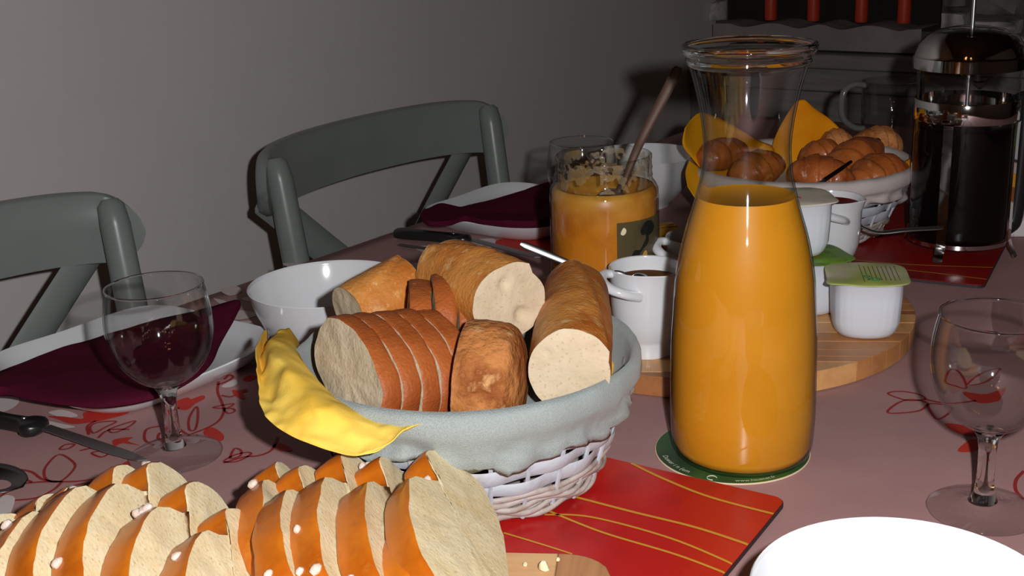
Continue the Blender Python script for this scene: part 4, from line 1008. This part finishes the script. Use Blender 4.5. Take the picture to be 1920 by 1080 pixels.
# label: a curved paper patch with its printed figure
la0, la1 = math.radians(-82), math.radians(-8)
def arc(a, z, dr=.0): return ((.0446 + dr) * math.cos(a), (.0446 + dr) * math.sin(a), z)
lb = MB(); rows = []
for i in range(25):
    a = la0 + (la1 - la0) * i / 24; rows.append([arc(a, z) for z in (.047, .060, .075, .0895)])
lb.grid(rows); lab = lb.build('label', 'label', t, sharp=0)
def lpoly(pts, mat, name, dr=.0003):
    C = catmull(pts, 4, True); mb = MB(); k = len(C)
    mb.v = [arc(la0 + (la1 - la0) * x, .047 + .0425 * y, dr) for x, y in C]; cx = sum(c[0] for c in C) / k; cy = sum(c[1] for c in C) / k
    mb.v.append(arc(la0 + (la1 - la0) * cx, .047 + .0425 * cy, dr)); mb.f = [(i, (i + 1) % k, k) for i in range(k)]; mb.m = [0] * k
    mb.build(name, mat, lab, smooth=False)
lpoly([(.36, .80), (.44, .93), (.55, .95), (.63, .88), (.66, .78), (.60, .70), (.52, .66), (.47, .62), (.45, .70), (.39, .70)], 'label_dark', 'printed_flower')
lpoly([(.46, .62), (.52, .64), (.50, .52), (.42, .45), (.36, .38), (.30, .28), (.24, .24), (.20, .30), (.24, .42), (.28, .44), (.28, .34), (.34, .42), (.42, .52)], 'label_dark', 'printed_stem')
lpoly([(.30, .10), (.36, .24), (.42, .38), (.47, .38), (.49, .26), (.47, .14), (.40, .06)], 'label_gold', 'printed_figure')
lpoly([(.05, .80), (.09, .90), (.13, .86), (.12, .79), (.08, .76)], 'label_cream', 'printed_emblem')
lpoly([(0.01, .0), (.0, .10), (.10, .05), (.2, .09), (.32, .05), (.5, .06), (.7, .04), (.98, .05), (.99, .0)], 'label_dark', 'printed_border')
lpoly([(.05, .08), (.14, .14), (.24, .12), (.30, .08), (.2, .06)], 'label_gold', 'printed_figure', .0004)
spoon('jam_spoon', 'metal spoon with painted brown reflections standing in the jam jar', [PY(1273, 126, 1.000), PY(1240, 190, .995), PY(1206, 255, .990), PY(1190, 290, .985), PY(1172, 335, .980), PY(1160, 360, .978)], .0046, 'brown_reflect', blen=.040, bwid=.014, up=(-.2, -1, .2))

# ------------------------------------------------------------------ little porcelain jugs
def make_jug(label, loc, rot, fill, fz=.056):
    t = thing('small_jug', label, 'jug', loc, rot, 'small white porcelain jugs')
    out = [(0, .0015), (.0175, .0015), (.0190, 0), (.0205, 0), (.0208, .003), (.0195, .010), (.0205, .0125), (.0232, .017), (.0258, .026), (.0268, .040), (.0272, .056), (.0282, .0655), (.0286, .0668)]
    inn = [(.0280, .0676), (.0270, .0672), (.0264, .0650), (.0256, .054), (.0250, .040), (.0235, .026), (.019, .018), (0, .016)]
    def spout(a, i):
        z = (out + inn)[i][1]
        if z < .058: return 1
        d = (a - math.pi * .5 + math.pi) % (2 * math.pi) - math.pi
        return 1 + .10 * math.exp(-(d / .28) ** 2) * (z - .058) / .009
    MB().lathe(out + inn, 56, fn=spout).build('jug_body', 'porcelain', t, sharp=50)
    P = []
    for q, z, a in ((.0268, .0640, -12), (.0345, .0650, -8), (.0400, .0625, 4), (.0405, .0590, 18), (.0360, .0555, 32), (.0295, .0525, 42), (.0262, .0510, 48)):
        P.append((q * math.cos(math.radians(a)), q * math.sin(math.radians(a)), z))
    MB().tube(catmull(P, 5), (.0040, .0034), 12).build('handle', 'porcelain', t)
    MB().lathe([(0, fz), (.0253, fz), (.0256, fz + .0006)], 40).build('filling', fill, t, sharp=0)
    return t
jl = at(1213, 657, LSZ)
make_jug('white jug of brown syrup just left of the carafe', (jl.x, jl.y, LSZ + .0002), math.radians(205), 'brown_liquid')
p2 = at(1592, 487, LSZ); p2 = Vector((.290, 1.078, LSZ))
make_jug('white jug of dark red jam behind the stacked yogurt pot', (p2.x, p2.y, LSZ + .0002), math.radians(238), 'red_jam', .061)
make_jug('white jug mostly hidden behind the left side of the carafe', (.1545, .9650, LSZ + .0002), math.radians(196), 'red_jam')
spoon('syrup_spoon', 'thin steel spoon leaning out of the syrup jug towards the baguettes', [PY(976, 457, .895), PY(1050, 487, .893), PY(1118, 514, .890), PY(1160, 512, .888), PY(1185, 524, .888)], .0030, 'steel', blen=.02, bwid=.008, up=(0, -1, .4))
spoon('jam_teaspoon', 'thin dull spoon sticking out of the red jam jug to the right', [PY(1768, 427, 1.075), PY(1700, 431, 1.075), PY(1648, 436, 1.076), PY(1615, 425, 1.077)], .0032, 'steel', blen=.018, bwid=.008, up=(0, -.3, 1))

# ------------------------------------------------------------------ yogurt pots
def rsq(a, k=3.6): c, s = math.cos(a), math.sin(a); return (abs(c) ** k + abs(s) ** k) ** (-1 / k)
def make_pot(label, loc, rot, lidmat, tab=0.6, text=True, hgt=.0462):
    t = thing('yogurt_pot', label, 'yogurt', loc, rot, 'white plastic yogurt pots')
    prof = [(0, .0015), (.017, .0012), (.0195, 0), (.0222, .0012), (.0243, .005), (.0256, .012), (.0266, .030), (.0270, hgt - .003), (.0276, hgt - .0022), (.0282, hgt - .001), (.0282, hgt - .0003), (0, hgt - .0003)]
    n = 144; rows = []
    for r, z in prof:
        sq = min(1, max(0, (z - .0) / .012)); row = []
        for j in range(n):
            a = 2 * math.pi * j / n; k = 1 + (rsq(a) - 1) * (.35 + .65 * sq)
            fl = 1 - (.006 if (j % 4 < 2 and .010 < z < .040 and j % 36 > 5 and j % 36 < 31) else 0)
            row.append((max(r, 1e-5) * k * fl * math.cos(a), max(r, 1e-5) * k * fl * math.sin(a), z))
        rows.append(row)
    MB().grid(rows, wv=True, flip=True).build('pot', 'pot', t, sharp=50)
    rows = []; n = 96
    for (f, dz) in ((0.001, .0006), (.5, .0006), (.92, .0008), (1.0, .0003), (1.02, 0), (1.0, -.0006)):
        row = []
        for j in range(n):
            a = 2 * math.pi * j / n; r = .0305 * rsq(a, 4.5)
            d = (a - math.radians(225) + math.pi) % (2 * math.pi) - math.pi
            r *= 1 + .18 * math.exp(-(d / .20) ** 2)
            row.append((r * f * math.cos(a), r * f * math.sin(a), hgt + dz + (.0012 * math.exp(-(d / .3) ** 2) * (f > .9)) + .0004 * math.sin(5 * a) * (f > .95)))
        rows.append(row)
    lid = MB().grid(rows, wv=True).build('foil_lid', lidmat, t, sharp=0)
    if text:
        mb = MB(); zz = hgt + .0010; R2 = random.Random(4)
        for k in range(9):
            x = -.004 + k * .0033; y = -.019 if k else -.024
            while y < .017:
                ln = .0015 + .003 * R2.random() if k else .046
                mb.box((x, y + ln / 2, zz), (.00028 if k else .0002, 0, 0), (0, ln / 2, 0), (0, 0, .00006)); y += ln + .0011
        tag(mb.build('printed_text', 'ink', lid, smooth=False), kind='stuff')
        for (cx, cy, ra, rb) in ((.004, -.0165, .0042, .0024), (-.001, -.0095, .0022, .0016)):
            MB().tube([(cx + ra * math.cos(q), cy + rb * math.sin(q), zz) for q in [2 * math.pi * k / 24 for k in range(24)]], .00035, 5, closed=True).build('printed_oval', 'ink_green', lid)
    else:
        MB().tube([(.010 * math.cos(q) - .008, .012 * math.sin(q) - .010, hgt + .0010) for q in [math.pi * k / 12 for k in range(13)]], .0005, 5).build('printed_red_arc', 'ink_red', lid)
    return t
yp = at(1620, 620, LSZ)
make_pot('front white yogurt pot with printed green foil lid, right of the carafe', (yp.x, yp.y, LSZ + .0002), math.radians(-10), 'foil')
y2 = at(1514, 578, LSZ)
make_pot('lower white yogurt pot of the stack behind the carafe', (y2.x, y2.y, LSZ + .0002), math.radians(14), 'foil_green', text=False)
make_pot('upper white yogurt pot of the stack, cream and green lid', (y2.x - .012, y2.y + .006, LSZ + .0002 + .0476), math.radians(4), 'foil_cream', text=False)

# ------------------------------------------------------------------ small packets behind the jar
t = thing('sugar_packet_box', 'low white card box with red stripes and a teal base, behind the jar', 'box', (.165, 1.130, LSZ))
MB().box((.166, 1.122, LSZ + .0055), (.026, -.006, 0), (.004, .018, 0), (0, 0, .0052)).build('box_base', 'teal_card', t, world=True, smooth=False, bevel=.001)
MB().box((.166, 1.122, LSZ + .0170), (.025, -.006, 0), (.004, .017, 0), (0, 0, .0062)).build('box_lid', 'white_card', t, world=True, smooth=False, bevel=.001)
MB().box((.166, 1.122, LSZ + .0170), (.0252, -.006, 0), (.0041, .0172, 0), (0, 0, .0012)).build('red_stripe', 'ink_red', t, world=True, smooth=False)
for k, (px, py, Y) in enumerate(((1245, 433, 1.135), (1242, 466, 1.085))):
    c = PY(px, py, Y); c.z = max(c.z, LSZ + .005)
    t = thing('foil_wrapped_butter', ('gold foil wrapped butter pat leaning higher beside the jar', 'gold foil wrapped butter pat lying lower beside the jar')[k], 'butter', (c.x, c.y, c.z - .005), math.radians(20 - 30 * k), 'gold foil wrapped butter pats')
    mb = MB().box((0, 0, .006), (.011, 0, 0), (0, .009, 0), (0, 0, .005)); mb.build('wrapper', 'gold_foil', t, smooth=False, bevel=.0015)
    MB().box((.0, .0, .0113), (.010, .002, 0), (-.001, .004, 0), (0, 0, .0004)).build('folded_flap', 'gold_foil', t, smooth=False)

# ------------------------------------------------------------------ coffee press
PX_, PYY = .4395, 1.1665
t = thing('coffee_press', 'tall glass coffee press with chrome frame and domed lid, full of black coffee', 'coffee press', (PX_, PYY, .0038))
MB().lathe([(0, .012), (.040, .012), (.0455, .016), (.0465, .022), (.0465, .165), (.0470, .176), (.0485, .180)], 64).build('beaker', 'glass_press', t, sharp=0)
MB().lathe([(0, .0135), (.039, .0135), (.0445, .017), (.0455, .022), (.0455, .1235), (.0440, .1245), (0, .1245)], 64).build('coffee', 'coffee', t, sharp=50)
MB().lathe([(.0468, .131), (.0478, .131), (.0482, .132), (.0482, .1495), (.0478, .1505), (.0468, .1505), (.0468, .131)], 64).build('collar', 'chrome', t, sharp=50)
MB().lathe([(.0470, .0125), (.0480, .0125), (.0480, .0165), (.0470, .0165), (.0470, .0125)], 64).build('lower_ring', 'chrome', t, sharp=50)
for k in range(4):
    a = math.radians(-90 + 38 + 90 * k) if False else math.radians((-128, -38, 52, 142)[k])
    rd = Vector((math.cos(a), math.sin(a), 0)); tg = Vector((-math.sin(a), math.cos(a), 0))
    pts = [rd * .049 + Z * .131, rd * .0482 + Z * .120, rd * .0480 + Z * .030, rd * .0495 + Z * .014, rd * .0540 + Z * .004, rd * .0555 + Z * .001]
    C = catmull([tuple(p) for p in pts], 5)
    rows = [[Vector(p) + tg * (.0045 * s1) + rd * (.0009 * s2) for s1, s2 in ((-1, -1), (1, -1), (1, 1), (-1, 1))] for p in C]
    mb = MB().grid(rows, wv=True); n_ = len(mb.v); mb.f += [(3, 2, 1, 0), (n_ - 4, n_ - 3, n_ - 2, n_ - 1)]; mb.m += [0, 0]
    mb.build('frame_leg', 'chrome', t, sharp=40)
dome = [(.0505, .1790), (.0515, .1795), (.0515, .1900), (.0505, .1908), (.0500, .1925), (.0470, .2010), (.0400, .2090), (.0300, .2140), (.0180, .2165), (.0060, .2172), (0, .2172)]
MB().lathe([(0, .1792)] + dome, 64).build('dome_lid', 'chrome', t, sharp=35)
MB().tube([(0, 0, .120), (0, 0, .275)], .0019, 12).build('plunger_rod', 'steel', t)
MB().lathe([(0, .274), (.006, .274), (.0105, .280), (.0115, .287), (.0095, .294), (.004, .2975), (0, .298)], 28).build('plunger_knob', 'black_plastic', t)
MB().lathe([(0, .119), (.0035, .119), (.0035, .1215), (0, .1215)], 16).build('rod_nut', 'steel', t)
a = math.radians(-100); rd = Vector((math.cos(a), math.sin(a), 0)); tg = Vector((-math.sin(a), math.cos(a), 0))
sp_ = [[rd * r + tg * (w_ * q) + Z * z for q in (-1, -.6, -.2, .2, .6, 1)] for r, w_, z in ((.0468, .016, .1790), (.0505, .012, .1770), (.0545, .006, .1735))]
for row in sp_:
    for i, q in enumerate((-1, -.6, -.2, .2, .6, 1)): row[i] = row[i] - Z * (.007 * (1 - q * q))
MB().grid(sp_).build('pouring_lip', 'glass_press', t, sharp=0, solid=.001)
a = math.radians(8); rd = Vector((math.cos(a), math.sin(a), 0))
hp = [rd * .047 + Z * .142, rd * .060 + Z * .146, rd * .0625 + Z * .138, rd * .0625 + Z * .080, rd * .0600 + Z * .030, rd * .0545 + Z * .020, rd * .048 + Z * .018]
MB().tube(catmull([tuple(p) for p in hp], 5), (.0052, .0075), 12, up=(0, 0.3, 1) if False else None).build('handle', 'black_plastic', t)

# ------------------------------------------------------------------ glass mug and carton at the far end
gm = Vector((.4670, 1.480, 0))
t = thing('glass_mug', 'clear glass mug with a big handle behind the pastries', 'mug', gm)
MB().lathe([(0, .002), (.028, .002), (.032, .005), (.034, .02), (.0355, .08), (.0365, .126), (.0355, .1265), (.0345, .08), (.033, .02), (.028, .009), (0, .009)], 48).build('mug_body', 'glass_press', t, sharp=0)
a = math.radians(186); rd = Vector((math.cos(a), math.sin(a), 0))
hp = [rd * .034 + Z * .122, rd * .048 + Z * .124, rd * .060 + Z * .117, rd * .0635 + Z * .100, rd * .060 + Z * .083, rd * .046 + Z * .072, rd * .034 + Z * .070]
M['mug_handle'] = pm('milky_glass', (0.13, 0.13, 0.125, 1), .15, spec=.5)
MB().tube(catmull([tuple(p) for p in hp], 5), (.0045, .0038), 12).build('handle', 'mug_handle', t)
cc = at(1893, 443, 0)
t = thing('carton', 'pale carton with orange and brown bands at the right edge, behind the press', 'carton', (cc.x + .045, cc.y + .02, 0), math.radians(-6))
W2 = (.045, 0, 0); D2 = (0, .03, 0)
for (z0, z1, mt, nm, g) in ((0.0005, .029, 'box_white', 'speckled_band', 0), (.029, .0445, 'box_brown', 'brown_band', .0003), (.0445, .0590, 'box_orange', 'orange_band', .0006), (.0590, .0705, 'box_pink', 'pinkish_band', .0003), (.0705, .0735, 'mat_edge', 'dark_gap', -.001), (.0735, .122, 'box_grey', 'grey_band', 0)):
    MB().box((0, 0, (z0 + z1) / 2), (.045 + g, 0, 0), (0, .03 + g, 0), (0, 0, (z1 - z0) / 2)).build(nm, mt, t, smooth=False, bevel=.0012)
MB().prism([(-.045, -.03), (.045, -.03), (.045, .03), (-.045, .03)], .122, .1235).build('carton_top', 'box_grey', t, smooth=False)
